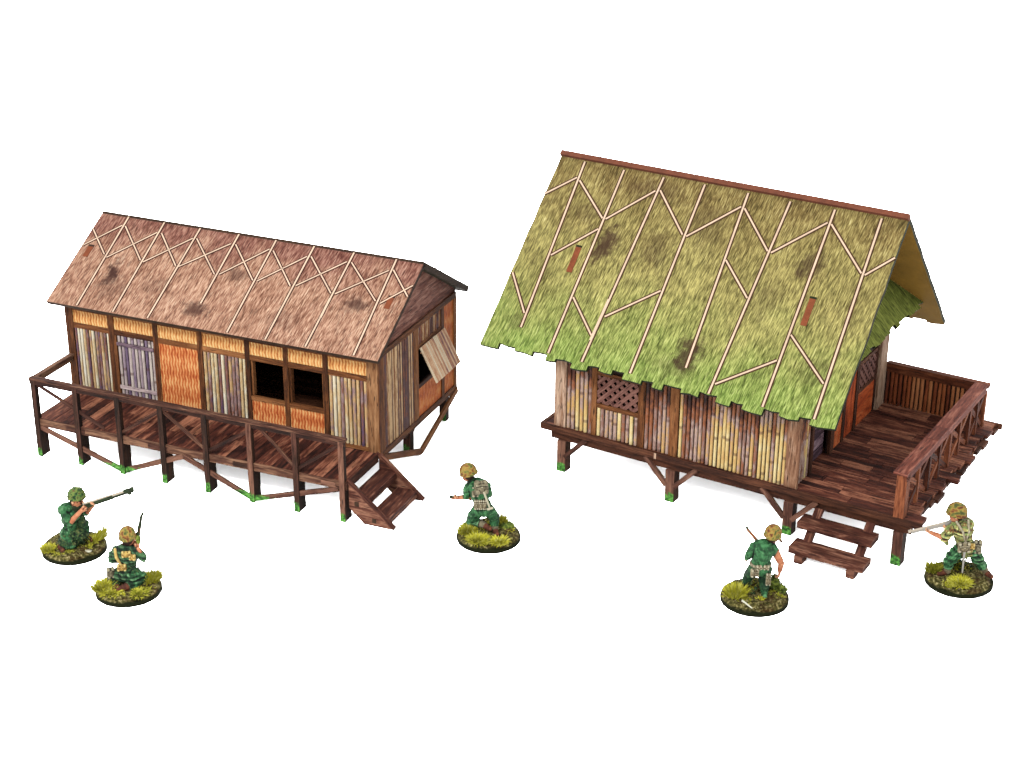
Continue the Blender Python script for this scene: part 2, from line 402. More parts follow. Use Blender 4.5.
# front wall (v=0, faces -y)
def frameset(m, T=.055):
    pass
fw = M(); fw.span(0, L, .03, .10, ZF, WT, 0)   # replaced below by pieces leaving the window openings
fw = M()
for (x0, x1, z0, z1) in ((0, 5.36, ZF - .15, WT), (7.46, L, ZF - .15, WT), (5.36, 7.46, ZF - .15, 1.9), (5.36, 7.46, 3.0, WT)):
    fw.span(x0, x1, .03, .10, z0, z1)
fwall = fw.build('front_wall', BACK, A)
fr = M()
posts = [(-.03, .20), (1.26, 1.43), (2.60, 2.74), (3.90, 4.04), (5.26, 5.39), (6.34, 6.47), (7.43, 7.57)]
for x0, x1 in posts: fr.span(x0, x1, -.03, .03, ZF, WT)
fr.span(2.60 - 1.34 + .17, 1.50, -.045, .03, ZF, 2.93)   # doubled stile beside the door panel
for a, b in ((.20, 1.26), (1.43, 2.60), (2.74, 3.90), (4.04, 5.26), (5.39, 6.34), (6.47, 7.43), (7.57, 8.63)):
    fr.span(a, b, -.022, .029, 2.93, 3.07)
    fr.span(a, b, -.018, .028, 3.42, WT)
    fr.span(a, b, -.022, .029, ZF, ZF + .11)
for a, b in ((5.39, 6.34), (6.47, 7.43)): fr.span(a, b, -.028, .06, 1.85, 1.96)
fr.build('wall_frame', WB, fwall)
pp = M(); pp.span(8.63, 8.93, -.035, .03, ZF, WT); pp.build('corner_post', WC, fwall)
# window reveals
for x in (5.39, 6.34 - .05, 6.47, 7.43 - .05):
    rv = M(); rv.span(x, x + .05, .031, .16, 1.96, 2.93); rv.build('window_jamb', WB, fwall)
for (a, b, mat, n) in ((.20, 1.26, BA, 12), (4.04, 5.26, BA, 12), (7.57, 8.63, BA, 10)):
    m = M(); poles(m, (a, .02), (b, .02), ZF + .11, 2.93, n, (0, -1), .05); m.build('bamboo_panel', mat, fwall)
m = M(); poles(m, (1.50, .02), (2.60, .02), ZF + .11, 2.93, 11, (0, -1), .035); o = m.build('bamboo_door', BP, fwall)
for z in (2.66, 1.46):
    m = M(); m.span(1.50, 2.60, -.05, -.012, z, z + .09); m.build('door_bar', WPUL, o)
for a, b in ((.20, 1.26), (1.43, 2.60), (2.74, 3.90), (4.04, 5.26), (5.39, 6.34), (6.47, 7.43), (7.57, 8.63)):
    m = M(); m.span(a, b, .0, .029, 3.07, 3.42)
    m.uv = [(v[0], v[2]) for f in m.f for v in [m.v[i] for i in f]]
    m.build('woven_panel', WVT, fwall)
for a, b, z1 in ((2.74, 3.90, 2.93), (5.39, 6.34, 1.85), (6.47, 7.43, 1.85)):
    m = M(); m.span(a, b, .0, .029, ZF + .11, z1)
    m.uv = [(v[0], v[2]) for f in m.f for v in [m.v[i] for i in f]]
    m.build('woven_panel', WVO, fwall)
# inside floor, back and left walls
m = M()
for k in range(18): m.span(.0, L - .11, .11 + k * .24, .11 + k * .24 + .232, ZF - .08, ZF - .002)
m.build('floor', WDK, A)
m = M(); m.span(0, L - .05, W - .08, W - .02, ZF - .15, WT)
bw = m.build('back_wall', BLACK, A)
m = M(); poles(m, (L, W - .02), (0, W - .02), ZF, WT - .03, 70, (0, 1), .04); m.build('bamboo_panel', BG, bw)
def gable_poly(x, y0, y1, z0, dz=.12):
    return [(x, y0, z0), (x, y1, z0), (x, y1, zroof(y1) - dz), (x, W / 2, zroof(W / 2) - dz), (x, y0, zroof(y0) - dz)]
m = M(); m.prism(gable_poly(.02, .11, W - .09, ZF - .15), (.06, 0, 0), uvs=[(p[1], p[2]) for p in gable_poly(.02, .11, W - .09, ZF - .15)])
lw = m.build('side_wall', BACK, A)
m = M(); poles(m, (.015, W - .1), (.015, .12), ZF, WT - .1, 34, (-1, 0), .04); m.build('bamboo_panel', BG, lw)
m = M(); m.span(-.03, .02, .035, .2, ZF - .15, WT - .05); m.span(-.03, .02, W - .2, W - .02, ZF - .15, WT - .05); m.span(-.028, .019, .2, W - .2, WT - .16, WT - .04); m.build('wall_frame', WB, lw)
# right gable wall (u = L), window opening v 2.25..3.6, z 1.95..2.98
ZT = 3.66     # top rail of the gable wall
m = M(); x = L - .1
m.span(x, x + .06, .11, 2.22, ZF - .15, ZT); m.span(x, x + .06, 3.62, W - .02, ZF - .15, ZT)
m.span(x, x + .06, 2.22, 3.62, ZF - .15, 1.93); m.span(x, x + .06, 2.22, 3.62, 2.98, ZT)
gw = m.build('gable_wall', BACK, A)
tri = [(L - .06, .02, ZT - .1), (L - .06, W - .02, ZT - .1), (L - .06, W - .02, zroof(W - .02) - .12), (L - .06, W / 2, ZG - .13), (L - .06, .02, zroof(.02) - .12)]
m = M()
# gable planks, horizontal boards
zz = ZT; k = 0
while zz < ZG - .14:
    z1 = min(zz + .24, ZG - .13)
    def yy(z): return max(0.02, (z - ZE + .12) / SL - .394)
    a0, a1 = yy(zz), yy(z1)
    pts = [(L - .05, a0, zz), (L - .05, W - a0, zz), (L - .05, W - a1, z1 - .008), (L - .05, a1, z1 - .008)]
    m.prism(pts, (.03, 0, 0), uvs=[(p[1] + k * 3, p[2]) for p in pts]); zz = z1; k += 1
m.build('gable_boarding', WG, gw)
m = M()
m.span(L - .03, L + .025, .11, W - .02, ZT - .12, ZT + .03)
m.span(L - .03, L + .03, .10, .26, ZF - .0, ZT - .12); m.span(L - .03, L + .03, W - .16, W - .02, ZF, ZT - .12)
m.span(L - .03, L + .022, 1.96, 2.20, ZF, ZT - .12)
m.span(L - .03, L + .022, 3.58, 3.74, ZF, ZT - .12)
m.span(L - .03, L + .018, 2.20, 3.58, 2.94, 3.06)
m.span(L - .03, L + .018, 2.20, 3.58, 1.86, 1.97)
m.span(L - .04, L + .03, .12, W - .02, ZF - .17, ZF)
m.build('wall_frame', WB, gw)
m = M(); m.span(L - .03, L + .035, -.03, .098, ZF - .15, WT); m.build('corner_post', WB, gw)
m = M(); poles(m, (L - .03, .26), (L - .03, 1.96), ZF, ZT - .12, 26, (1, 0), .045); m.build('bamboo_panel', BG, gw)
m = M(); poles(m, (L - .03, 2.20), (L - .03, 3.58), 3.06, ZT - .12, 13, (1, 0), .035); m.build('bamboo_panel', BG, gw)
for a, b, z0, z1 in ((2.20, 3.58, ZF, 1.86), (3.74, W - .16, ZF, 1.86), (3.74, W - .16, 1.86, ZT - .12)):
    m = M(); m.span(L - .04, L - .005, a, b, z0 + .002, z1 - .002)
    m.uv = [(v[1], v[2]) for f in m.f for v in [m.v[i] for i in f]]
    m.build('woven_panel', WVF, gw)
# shutter swung out
m = M(); n = 20
for k in range(n):
    y0 = 2.22 + k * (1.46 / n); r = random.random()
    m.beam((L + .05, y0 + .05, 2.98), (L + .50, y0 + .05, 2.10), 1.46 / n * .86, .035, (1, 0, .5), 0, r)
m.beam((L + .075, 2.24, 2.85), (L + .075, 3.66, 2.85), .03, .05, (1, 0, .5), 0)
m.build('window_shutter', BSH, A)
# legs under the house
def leg(u, v, zt, parent, wx=.16, wy=.2, mat=WRM):
    m = M(); m.leg(u - wx / 2, u + wx / 2, v - wy / 2, v + wy / 2, 0, zt); return m.build('leg', [mat, CUT], parent)
for u in (.35, 3.1, 5.9, 8.62):
    for v in (2.2, 4.38): leg(u, v, ZF - .15, A, .2, .2)
for u in (.35, 3.1, 5.9, 8.62):
    m = M(); m.span(u - .08, u + .08, -.1, W - .1, ZF - .21, ZF - .09); m.build('floor_beam', WDK, A)
# V brace under the right gable
for a, b in (((L + .02, .12, ZF - .16), (L + .02, 2.27, .07)), ((L + .02, 2.27, .07), (L + .02, 4.5, ZF - .16))):
    m = M(); m.beam(a, b, .07, .16); m.build('brace', WB, A)
for s in (-1, 1):
    m = M(); m.beam((8.62, 2.2, .45), (8.62, 2.2 + s * .6, ZF - .21), .1, .12); m.build('brace', WRM, A)
# veranda deck
m = M(); x = .04
while x < 8.86:
    wdt = random.uniform(.20, .30); x1 = min(x + wdt, 8.88)
    y = -1.66; cuts = [-1.66] + ([random.uniform(-1.2, -.5)] if random.random() < .6 else []) + [-.0]
    for a, b in zip(cuts, cuts[1:]): m.span(x, x1 - .012, a, b - .008 if b < -.1 else b - .036, ZF - .10, ZF - random.uniform(0, .006))
    x = x1
deck = m.build('veranda_deck', WD, A)
m = M(); m.span(0, 8.88, -1.60, -.04, ZF - .18, ZF - .102); m.build('deck_board', WDK, deck)
m = M()
m.span(.03, 8.86, -1.70, -1.661, ZF - .215, ZF - .004); m.build('fascia', WR, deck)
for k in range(4):
    u = .35 + k * 2.42 + .6; m = M(); m.span(u, min(u + .55, 8.6), -1.712, -1.70, ZF - .19, ZF - .06); m.build('fascia_patch', WRM, deck)
for a, b in ((8.862, 8.90), (.0, .03)):
    m = M(); m.span(a, b, -1.70, -.04, ZF - .215, ZF - .004); m.build('fascia', WR, deck)
# front posts
for k in range(8):
    u = .09 + k * 1.243
    m = M(); m.span(u - .075, u + .065, -1.755, -1.713, 0.0, 2.13); m.leg(u - .06, u + .05, -1.70, -1.40, 0, ZF - .216); m.mi[0] = m.mi[1] = 1
    m.span(u - .0, u + .065, -1.713, -1.62, ZF - .002, 2.12, 1)
    m.build('leg', [WRM, CUT], A)
rail = M(); rail.span(-.02, 8.90, -1.765, -1.60, 2.13, 2.19); rail.span(-.02, 8.90, -1.745, -1.715, 2.02, 2.13)
rail = rail.build('railing', WR, A)
m = M(); m.span(.0, .14, -1.60, .0, 2.12, 2.185); m.span(.04, .09, -1.60, .0, 1.98, 2.12); m.build('handrail', WR, rail)
ux = lambda k: .09 + k * 1.243
for (a, za, b, zb) in ((0, 2.05, 1.62, 1.16), (2, 1.12, 3, 1.98), (3, 2.02, 4, 1.14), (4, 1.12, 5, 1.92), (5.25, 2.02, 6, 1.14), (6, 1.14, 6.93, 2.0)):
    m = M(); m.beam((ux(a), -1.69, za), (ux(b), -1.69, zb), .04, .085); m.build('brace', WR, rail)
# long V braces below the deck
for (a, za, b, zb) in ((.05, .82, 2, .08), (2, .08, 3.45, .84), (3.45, .84, 5, .08), (5, .08, 6.9, .84)):
    m = M(); m.beam((ux(a), -1.69, za), (ux(b), -1.69, zb), .05, .13); m.build('brace', WRM, A)
# stairs at the right end of the veranda
st = M()
prof = [(8.78, 1.08), (8.93, 1.10), (9.93, .14), (9.84, 0.0), (9.30, 0.0), (8.90, .42), (8.90, .86)]
st_e = bpy.data.objects.new('stairs', None); COL.objects.link(st_e); st_e.parent = A
for v in (-1.64, -.04):
    m = M(); m.prism([(8.91, v, 1.02), (10.04, v, .03), (10.0, v, .0), (9.30, v, .0), (8.91, v, .36)], (0, .06, 0)); m.beam((8.86, v + .03, 1.09), (10.10, v + .03, .035), .11, .07)
    if v < -1: m.span(9.06, 9.17, v - .012, v, .44, .56, 1); m.span(9.52, 9.62, v - .012, v, .09, .2, 1)
    m.build('stringer', [WS, EDGE], st_e)
for u, z, e in ((8.91, .64, .47), (9.41, .25, .52)):
    m = M(); m.span(u, u + e, -1.58, -.04, z - .08, z); m.span(u + e - .04, u + e + .002, -1.58, -.04, z - .17, z - .081); m.build('tread', WS, st_e)

# ================================================================== HUT B (right)
bng = R(-31.1)
B = thing('stilt_hut', 'tall model hut with a steep mossy green thatched roof and open side deck', 'model hut', (1.115, 40.884, 0), bng)
L, W = 6.43, 5.664
ZF, ZE, ZG = 1.256, 3.453, 7.344
HS = W / 2 + .874; OV = .874
SL = (ZG - ZE) / HS
LN = math.hypot(HS, ZG - ZE)
def zroof(v): return ZE + SL * (v + OV) if v <= W / 2 else ZE + SL * (W + OV - v)
def roofB(front):
    m = M(); u0, u1 = -1.595, 7.60
    def P(u, t, lift=0):
        y = -OV + t * HS if front else W + OV - t * HS
        nrm = Vector((0, -(ZG - ZE), HS)).normalized() if front else Vector((0, (ZG - ZE), HS)).normalized()
        return Vector((u, y, ZE + t * (ZG - ZE))) + nrm * lift
    n = P(0, 0, -.11) - P(0, 0)
    rs = random.Random(5 if front else 9)
    pts = []; u = u0; lvl = 0.0
    while u < u1 - .25:
        wd = rs.uniform(.26, .52); e = min(u + wd, u1); nl = [-.016, .012, -.004, .016, -.010, .008][len(pts) // 3 % 6]
        pts += [(u, nl + rs.uniform(-.004, .004)), (u + (e - u) * .5, nl + rs.uniform(-.003, .003)), (e, nl + rs.uniform(-.004, .004))]; u = e
    pts[-1] = (u1, 0)
    top = .997 if front else .99
    sd = 14
    for k in range(1, sd): pts.append((u1 + rs.uniform(-.012, .012), top * k / sd))
    pts += [(u1, top), (u0 + .03, top)]
    for k in range(1, sd): pts.append((u0 + .03 - .12 * k / sd + rs.uniform(-.012, .012), top * (sd - k) / sd))
    pts[0] = (u0 - .09, pts[0][1])
    m.prism([P(*q) for q in pts], n, 0, 1, [(q[0], q[1] * LN) for q in pts], mback=2)
    lines = [((-.86, .972), (-.78, .111)), ((.26, .967), (.19, .022)), ((1.36, .967), (1.12, .02)), ((2.47, .97), (2.42, .022)), ((3.62, .968), (3.71, .107)), ((4.71, .965), (4.47, .018)), ((5.83, .966), (5.82, .018)), ((6.98, .966), (7.07, .02)),
      ((-1.585, .775), (-.9, .886)), ((-.80, .874), (.2, .711)), ((.29, .711), (1.28, .894)), ((1.40, .901), (2.39, .711)), ((2.50, .706), (3.57, .897)), ((3.67, .892), (4.61, .714)), ((4.70, .71), (5.77, .9)), ((5.87, .896), (6.96, .70)), ((7.05, .695), (7.59, .80)),
      ((-.76, .483), (.2, .656)), ((-1.585, .36), (-.84, .181)), ((.26, .307), (1.10, .151)), ((1.25, .251), (2.39, .428)), ((3.69, .634), (4.54, .481)), ((5.87, .36), (7.0, .181)), ((4.54, .067), (5.76, .234))]
    def strip(a, b, w, lift, th, mi):
        m.beam(P(*a, lift), P(*b, lift), w, th, (P(0, 0, 1) - P(0, 0)), mi)
    for i, (a, b) in enumerate(lines):
        ww = .046 if i < 8 else .040
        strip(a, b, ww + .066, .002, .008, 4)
        strip(a, b, ww, .008, .010, 3)
    strip((1.19, .335), (1.13, .127), .066, .014, .012, 3)
    for (uu, tt) in ((-.115, .485), (6.07, .477)):
        strip((uu, tt - .064), (uu, tt + .064), .15, .006, .012, 5)
        strip((uu, tt + .064), (uu, tt + .074), .17, .006, .008, 1)
    o = m.build('roof_panel', [THB, EDGEG, UNDER, BATTEN, BATLB, SLOT], B)
    if not front:
        # the thick upper edge of the rear panel forms the red-brown ridge strip
        r = M(); r.beam(P(u0 + .02, 1.004, -.05) , P(u1 + .01, 1.004, -.05), .15, .13, (P(0, 0, 1) - P(0, 0))); r.build('ridge_strip', RIDGE, B)
    return o
roofB(True); roofB(False)
# skirt roof over the deck side
m = M()
ptop = (L - .02, 5.02); 
def SK(u, v): return Vector((u, v, 4.97 - (u - L) * .99))
zt = lambda z: (z - ZE) / SL - OV + .12
rs = random.Random(3); low = []
v = zt(4.17); v1 = W - zt(4.17)
while v < v1:
    e = min(v + rs.uniform(.2, .42), v1); du = rs.uniform(-.05, .02); low += [(7.24 + du, v), (7.24 + du + rs.uniform(-.03, .03), e)]; v = e
low[-1] = (7.24, v1); low[0] = (7.24, zt(4.17))
pts = low + [(L - .0, W - zt(4.97)), (L - .0, zt(4.97))]
m.prism([SK(*p) for p in pts], (-.06, 0, -.06), 0, 1, [(p[1], (7.24 - p[0]) * 1.4) for p in pts])
m.build('skirt_roof', [THP, EDGEG], B)
# end boards closing the gable above the walls
for x, s in ((L - .09, 1), (.06, -1)):
    pts = [(x, .0, 3.0), (x, W, 3.0), (x, W, zroof(W) - .14), (x, W / 2, ZG - .2), (x, 0, zroof(0) - .14)]
    m = M(); m.prism(pts, (.05, 0, 0), uvs=[(p[1], p[2]) for p in pts]); m.build('gable_boarding', WDK, B)
# walls -------------------------------------------------------
WT = zroof(0) - .15
m = M(); m.span(0, L - .02, .03, .10, ZF, 2.1)
for a, b in ((0, 1.10), (2.32, L - .02)): m.span(a, b, .03, .10, 2.1, WT)
m.span(1.10, 2.32, .03, .10, 2.98, WT)
fwall = m.build('front_wall', BACK, B)
for a, b in ((-.04, .28), (6.17, 6.50)):
    m = M(); m.span(a, b, -.038, .03, ZF, WT); m.build('corner_post', WL, fwall)
m = M()
m.span(1.0, 1.13, -.028, .03, ZF, WT); m.span(2.28, 2.46, -.028, .03, ZF, WT); m.span(1.13, 2.28, -.02, .03, 2.03, 2.14); m.span(1.13, 2.28, -.015, .029, 2.9, 3.0)
m.build('wall_frame', WB, fwall)
m = M(); m.span(3.15, 3.37, -.045, .03, ZF, WT); m.build('wall_post', WB, fwall)
for a, b, z1, n in ((.28, 1.0, WT, 6), (1.13, 2.28, 2.03, 10), (2.46, 3.15, WT, 6), (3.37, 6.17, WT, 27)):
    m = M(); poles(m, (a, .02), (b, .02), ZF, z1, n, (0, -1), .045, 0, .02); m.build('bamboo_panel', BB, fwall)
def lattice(c0, axis, wd, z0, z1, T, mat, parent, sp=.26, bw=.12):
    """crossed diagonal slats clipped to the opening; axis 0 along x, 1 along y; c0 = (start, fixed)"""
    m = M()
    H = z1 - z0
    def pt(a, z, off): return (c0[0] + a, c0[1] + off, z) if axis == 0 else (c0[1] + off, c0[0] + a, z)
    for s, off in ((1, -.004), (-1, .009)):
        k = -H
        while k < wd + H:
            # line a = k + s*(z-z0) for s=1 ; a = k+H - (z-z0) for s=-1
            def av(z): return k + (z - z0) if s == 1 else k + H - (z - z0) - H + 0
            if s == 1: zmin, zmax = z0 + max(0, -k), z0 + min(H, wd - k)
            else: zmin, zmax = z0 + max(0, k - wd), z0 + min(H, k)
            if zmax - zmin > .06:
                f = (lambda z: k + (z - z0)) if s == 1 else (lambda z: k - (z - z0))
                m.beam(pt(f(zmin), zmin, off), pt(f(zmax), zmax, off), .012, bw, (1, 0, .001) if axis == 0 else (0, 1, .001), 0, .6)
            k += sp
    return m.build('window_lattice', mat, parent)
lattice((1.13, .012), 0, 1.15, 2.14, 2.9, .02, LAT, fwall, .25, .10)
# side wall facing the deck (u = L)
m = M(); x = L - .10
m.span(x, x + .05, .11, 1.0, ZF, 4.4); m.span(x, x + .05, 2.1, 3.8, ZF, 4.4); m.span(x, x + .05, 3.8, 5.1, ZF, 2.2); m.span(x, x + .05, 3.8, 5.1, 2.95, 4.4); m.span(x, x + .05, 5.1, W, ZF, 4.4)
m.span(x, x + .05, 1.0, 2.1, 3.0, 4.4)
sw = m.build('side_wall', BACK, B)
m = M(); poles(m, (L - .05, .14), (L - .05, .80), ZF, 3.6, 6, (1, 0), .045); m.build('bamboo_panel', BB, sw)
m = M()
for a, b, d in ((.031, .14, .075), (.80, .95, .08), (2.08, 2.32, .07), (2.86, 3.02, .05), (3.64, 3.82, .05), (4.98, 5.10, .04)):
    m.span(L - .05, L - .05 + d, a, b, ZF, 4.3)
m.span(L - .05, L - .01, 3.82, 4.98, 2.16, 2.26); m.span(L - .05, L - .01, 3.82, 4.98, 2.93, 3.03); m.span(L - .05, L + .02, .95, 2.08, 2.95, 3.1)
m.build('wall_frame', WDK, sw)
m = M(); m.span(L - .05, L + .06, 5.10, 5.60, ZF, 3.25); m.span(L - .05, L + .04, 5.10, W + .05, 3.25, 4.2); m.build('corner_post', WL, sw)
for a, b, z0, z1 in ((2.32, 2.86, ZF, 4.2), (3.02, 3.64, ZF, 4.2), (3.82, 4.98, ZF, 2.16)):
    m = M(); m.span(L - .05, L - .025, a, b, z0 + .002, z1); m.build('wall_panel', WOR, sw)
lattice((3.82, L - .035), 1, 1.16, 2.26, 2.93, .02, LAT, sw, .25, .10)
# recessed plank door
m = M()
for k in range(6): m.span(L - .20, L - .16, .96, 2.07, ZF + .02 + k * .28, ZF + .02 + k * .28 + .265)
d = m.build('plank_door', WPU, sw)
# other walls
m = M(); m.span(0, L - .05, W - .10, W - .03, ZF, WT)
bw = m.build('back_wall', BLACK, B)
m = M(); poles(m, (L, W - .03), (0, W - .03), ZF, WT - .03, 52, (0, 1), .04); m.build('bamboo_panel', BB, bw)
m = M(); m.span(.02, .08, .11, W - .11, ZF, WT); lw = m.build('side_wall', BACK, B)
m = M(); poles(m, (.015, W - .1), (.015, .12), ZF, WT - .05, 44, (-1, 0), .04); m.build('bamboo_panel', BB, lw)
# platform ------------------------------------------------------
pl = M()
v = .0; rows = []
rs = random.Random(11)
pf = M()
v = -.05
while v < 5.95:
    wd = rs.uniform(.30, .46); v1 = min(v + wd, 5.98)
    u = -.30; end = 9.42 + rs.uniform(-.14, .14)
    if v < .3: end = 9.56
    cuts = [u] + sorted(rs.uniform(6.7, 9.0) for _ in range(rs.choice([1, 1, 2]))) + [end]
    for a, b in zip(cuts, cuts[1:]):
        n = 2 if rs.random() < .55 else 1
        for q in range(n):
            va = v + (v1 - v) * q / n; vb = v + (v1 - v) * (q + 1) / n
            pf.span(a, b - .012 + (rs.uniform(-.04, .04) if b == end and v > .3 else 0), va, vb - .014, ZF - .09, ZF - rs.uniform(0, .008))
    v = v1
deck = pf.build('deck', WD, B)
m = M(); m.span(-.25, 9.30, .0, 5.9, ZF - .15, ZF - .092)
rs = random.Random(4); v = .4
while v < 5.8:
    wd = rs.uniform(.25, .5); m.span(9.30, 9.42 + rs.uniform(-.12, .06), v, v + wd, ZF - .19, ZF - .094); v += wd + .02
m.build('deck_board', WDK, deck)
m = M(); m.span(-.40, 2.84, -.10, -.052, ZF - .16, ZF + .01); m.span(2.85, 9.58, -.10, -.052, ZF - .16, ZF + .01); m.span(-.40, -.302, -.052, 5.95, ZF - .16, ZF + .01); m.span(-.302, 9.5, 5.981, 6.02, ZF - .16, ZF)
m.build('fascia', WDK, deck)
m = M(); m.span(2.80, 2.86, -.106, -.10, ZF - .155, ZF + .0); m.build('fascia_joint', WL, deck)
for a in (.03, 2.8, 5.5):
    m = M(); m.span(-.15, 9.3 if a < 1 else 8.6, a, a + .11, ZF - .40, ZF - .151); m.build('floor_beam', WDK, B)
for u in (.17, 3.22, 6.32, 9.02):
    for v in (.10, 2.85, 5.5):
        uu = u if v < 1 or u < 9 else 7.9; m = M(); m.leg(uu - .12, uu + .12, v - .13, v + .16, 0, ZF - .401); m.build('leg', [WRM, CUT], B)
for u, ss in ((.17, (1,)), (3.22, (-1, 1)), (6.32, (-1, 1))):
    for s in ss:
        m = M(); m.beam((u + s * .10, .0, .42), (u + s * .70, .0, ZF - .19), .09, .12); m.build('brace', WRM, B)
# back bamboo fence with its handrail
m = M(); poles(m, (L + .04, W + .01), (9.0, W + .01), ZF, 2.28, 22, (0, -1), .05); m.span(L - .02, 9.05, W + .015, W + .06, ZF, 2.28, 1)
fe = m.build('bamboo_fence', [BR, BACK], B)
m = M(); m.span(L + .05, 9.14, W - .08, W + .10, 2.30, 2.40); m.span(L + .05, 9.0, W - .06, W - .0, 2.16, 2.299); m.build('handrail', WRED, fe)
# right railing
m = M(); m.span(8.80, 9.13, -.14, 1.9, 2.35, 2.41, 0, .5); m.span(8.80, 9.13, 1.905, 2.65, 2.35, 2.414, 0, .35); m.span(8.80, 9.13, 2.655, W - .082, 2.35, 2.41, 0, .52); m.span(9.09, 9.12, -.10, W - .1, 2.2, 2.349)
rl = m.build('side_railing', WRIM, B)
m = M(); m.span(8.88, 9.12, -.10, .14, ZF, 2.349); m.build('corner_post', WRED, rl)
vs = [1.58, 3.02, 4.47]
for v in vs + [W]:
    m = M(); m.span(9.0, 9.11, v - .07, v + .05, ZF, 2.2); m.build('rail_post', WRED, rl)
ed = [.14] + vs + [W]
for a, b in zip(ed, ed[1:]):
    m = M(); m.beam((9.06, a + .06, ZF + .03), (9.06, b - .08, 2.17), .04, .12); m.beam((9.055, a + .06, 2.17), (9.055, b - .08, ZF + .03), .03, .12)
    c = ((a + b) / 2)
    m.span(9.02, 9.10, c - .055, c + .055, ZF, 2.19); m.build('rail_brace', WRED, rl)
# steps in front of the deck
se = bpy.data.objects.new('steps', None); COL.objects.link(se); se.parent = B
for u in (7.10, 8.36):
    m = M(); m.beam((u, -.02, .90), (u, -.98, .0), .20, .10); m.span(u - .10, u + .10, -1.16, -.98, 0, .199)
    m.build('stringer', WS, se)
m = M(); m.span(6.80, 8.62, -.62, -.15, .61, .77); m.build('tread', WS, se)
m = M(); m.span(6.82, 8.64, -1.10, -.60, .19, .35); m.build('tread', WS, se)

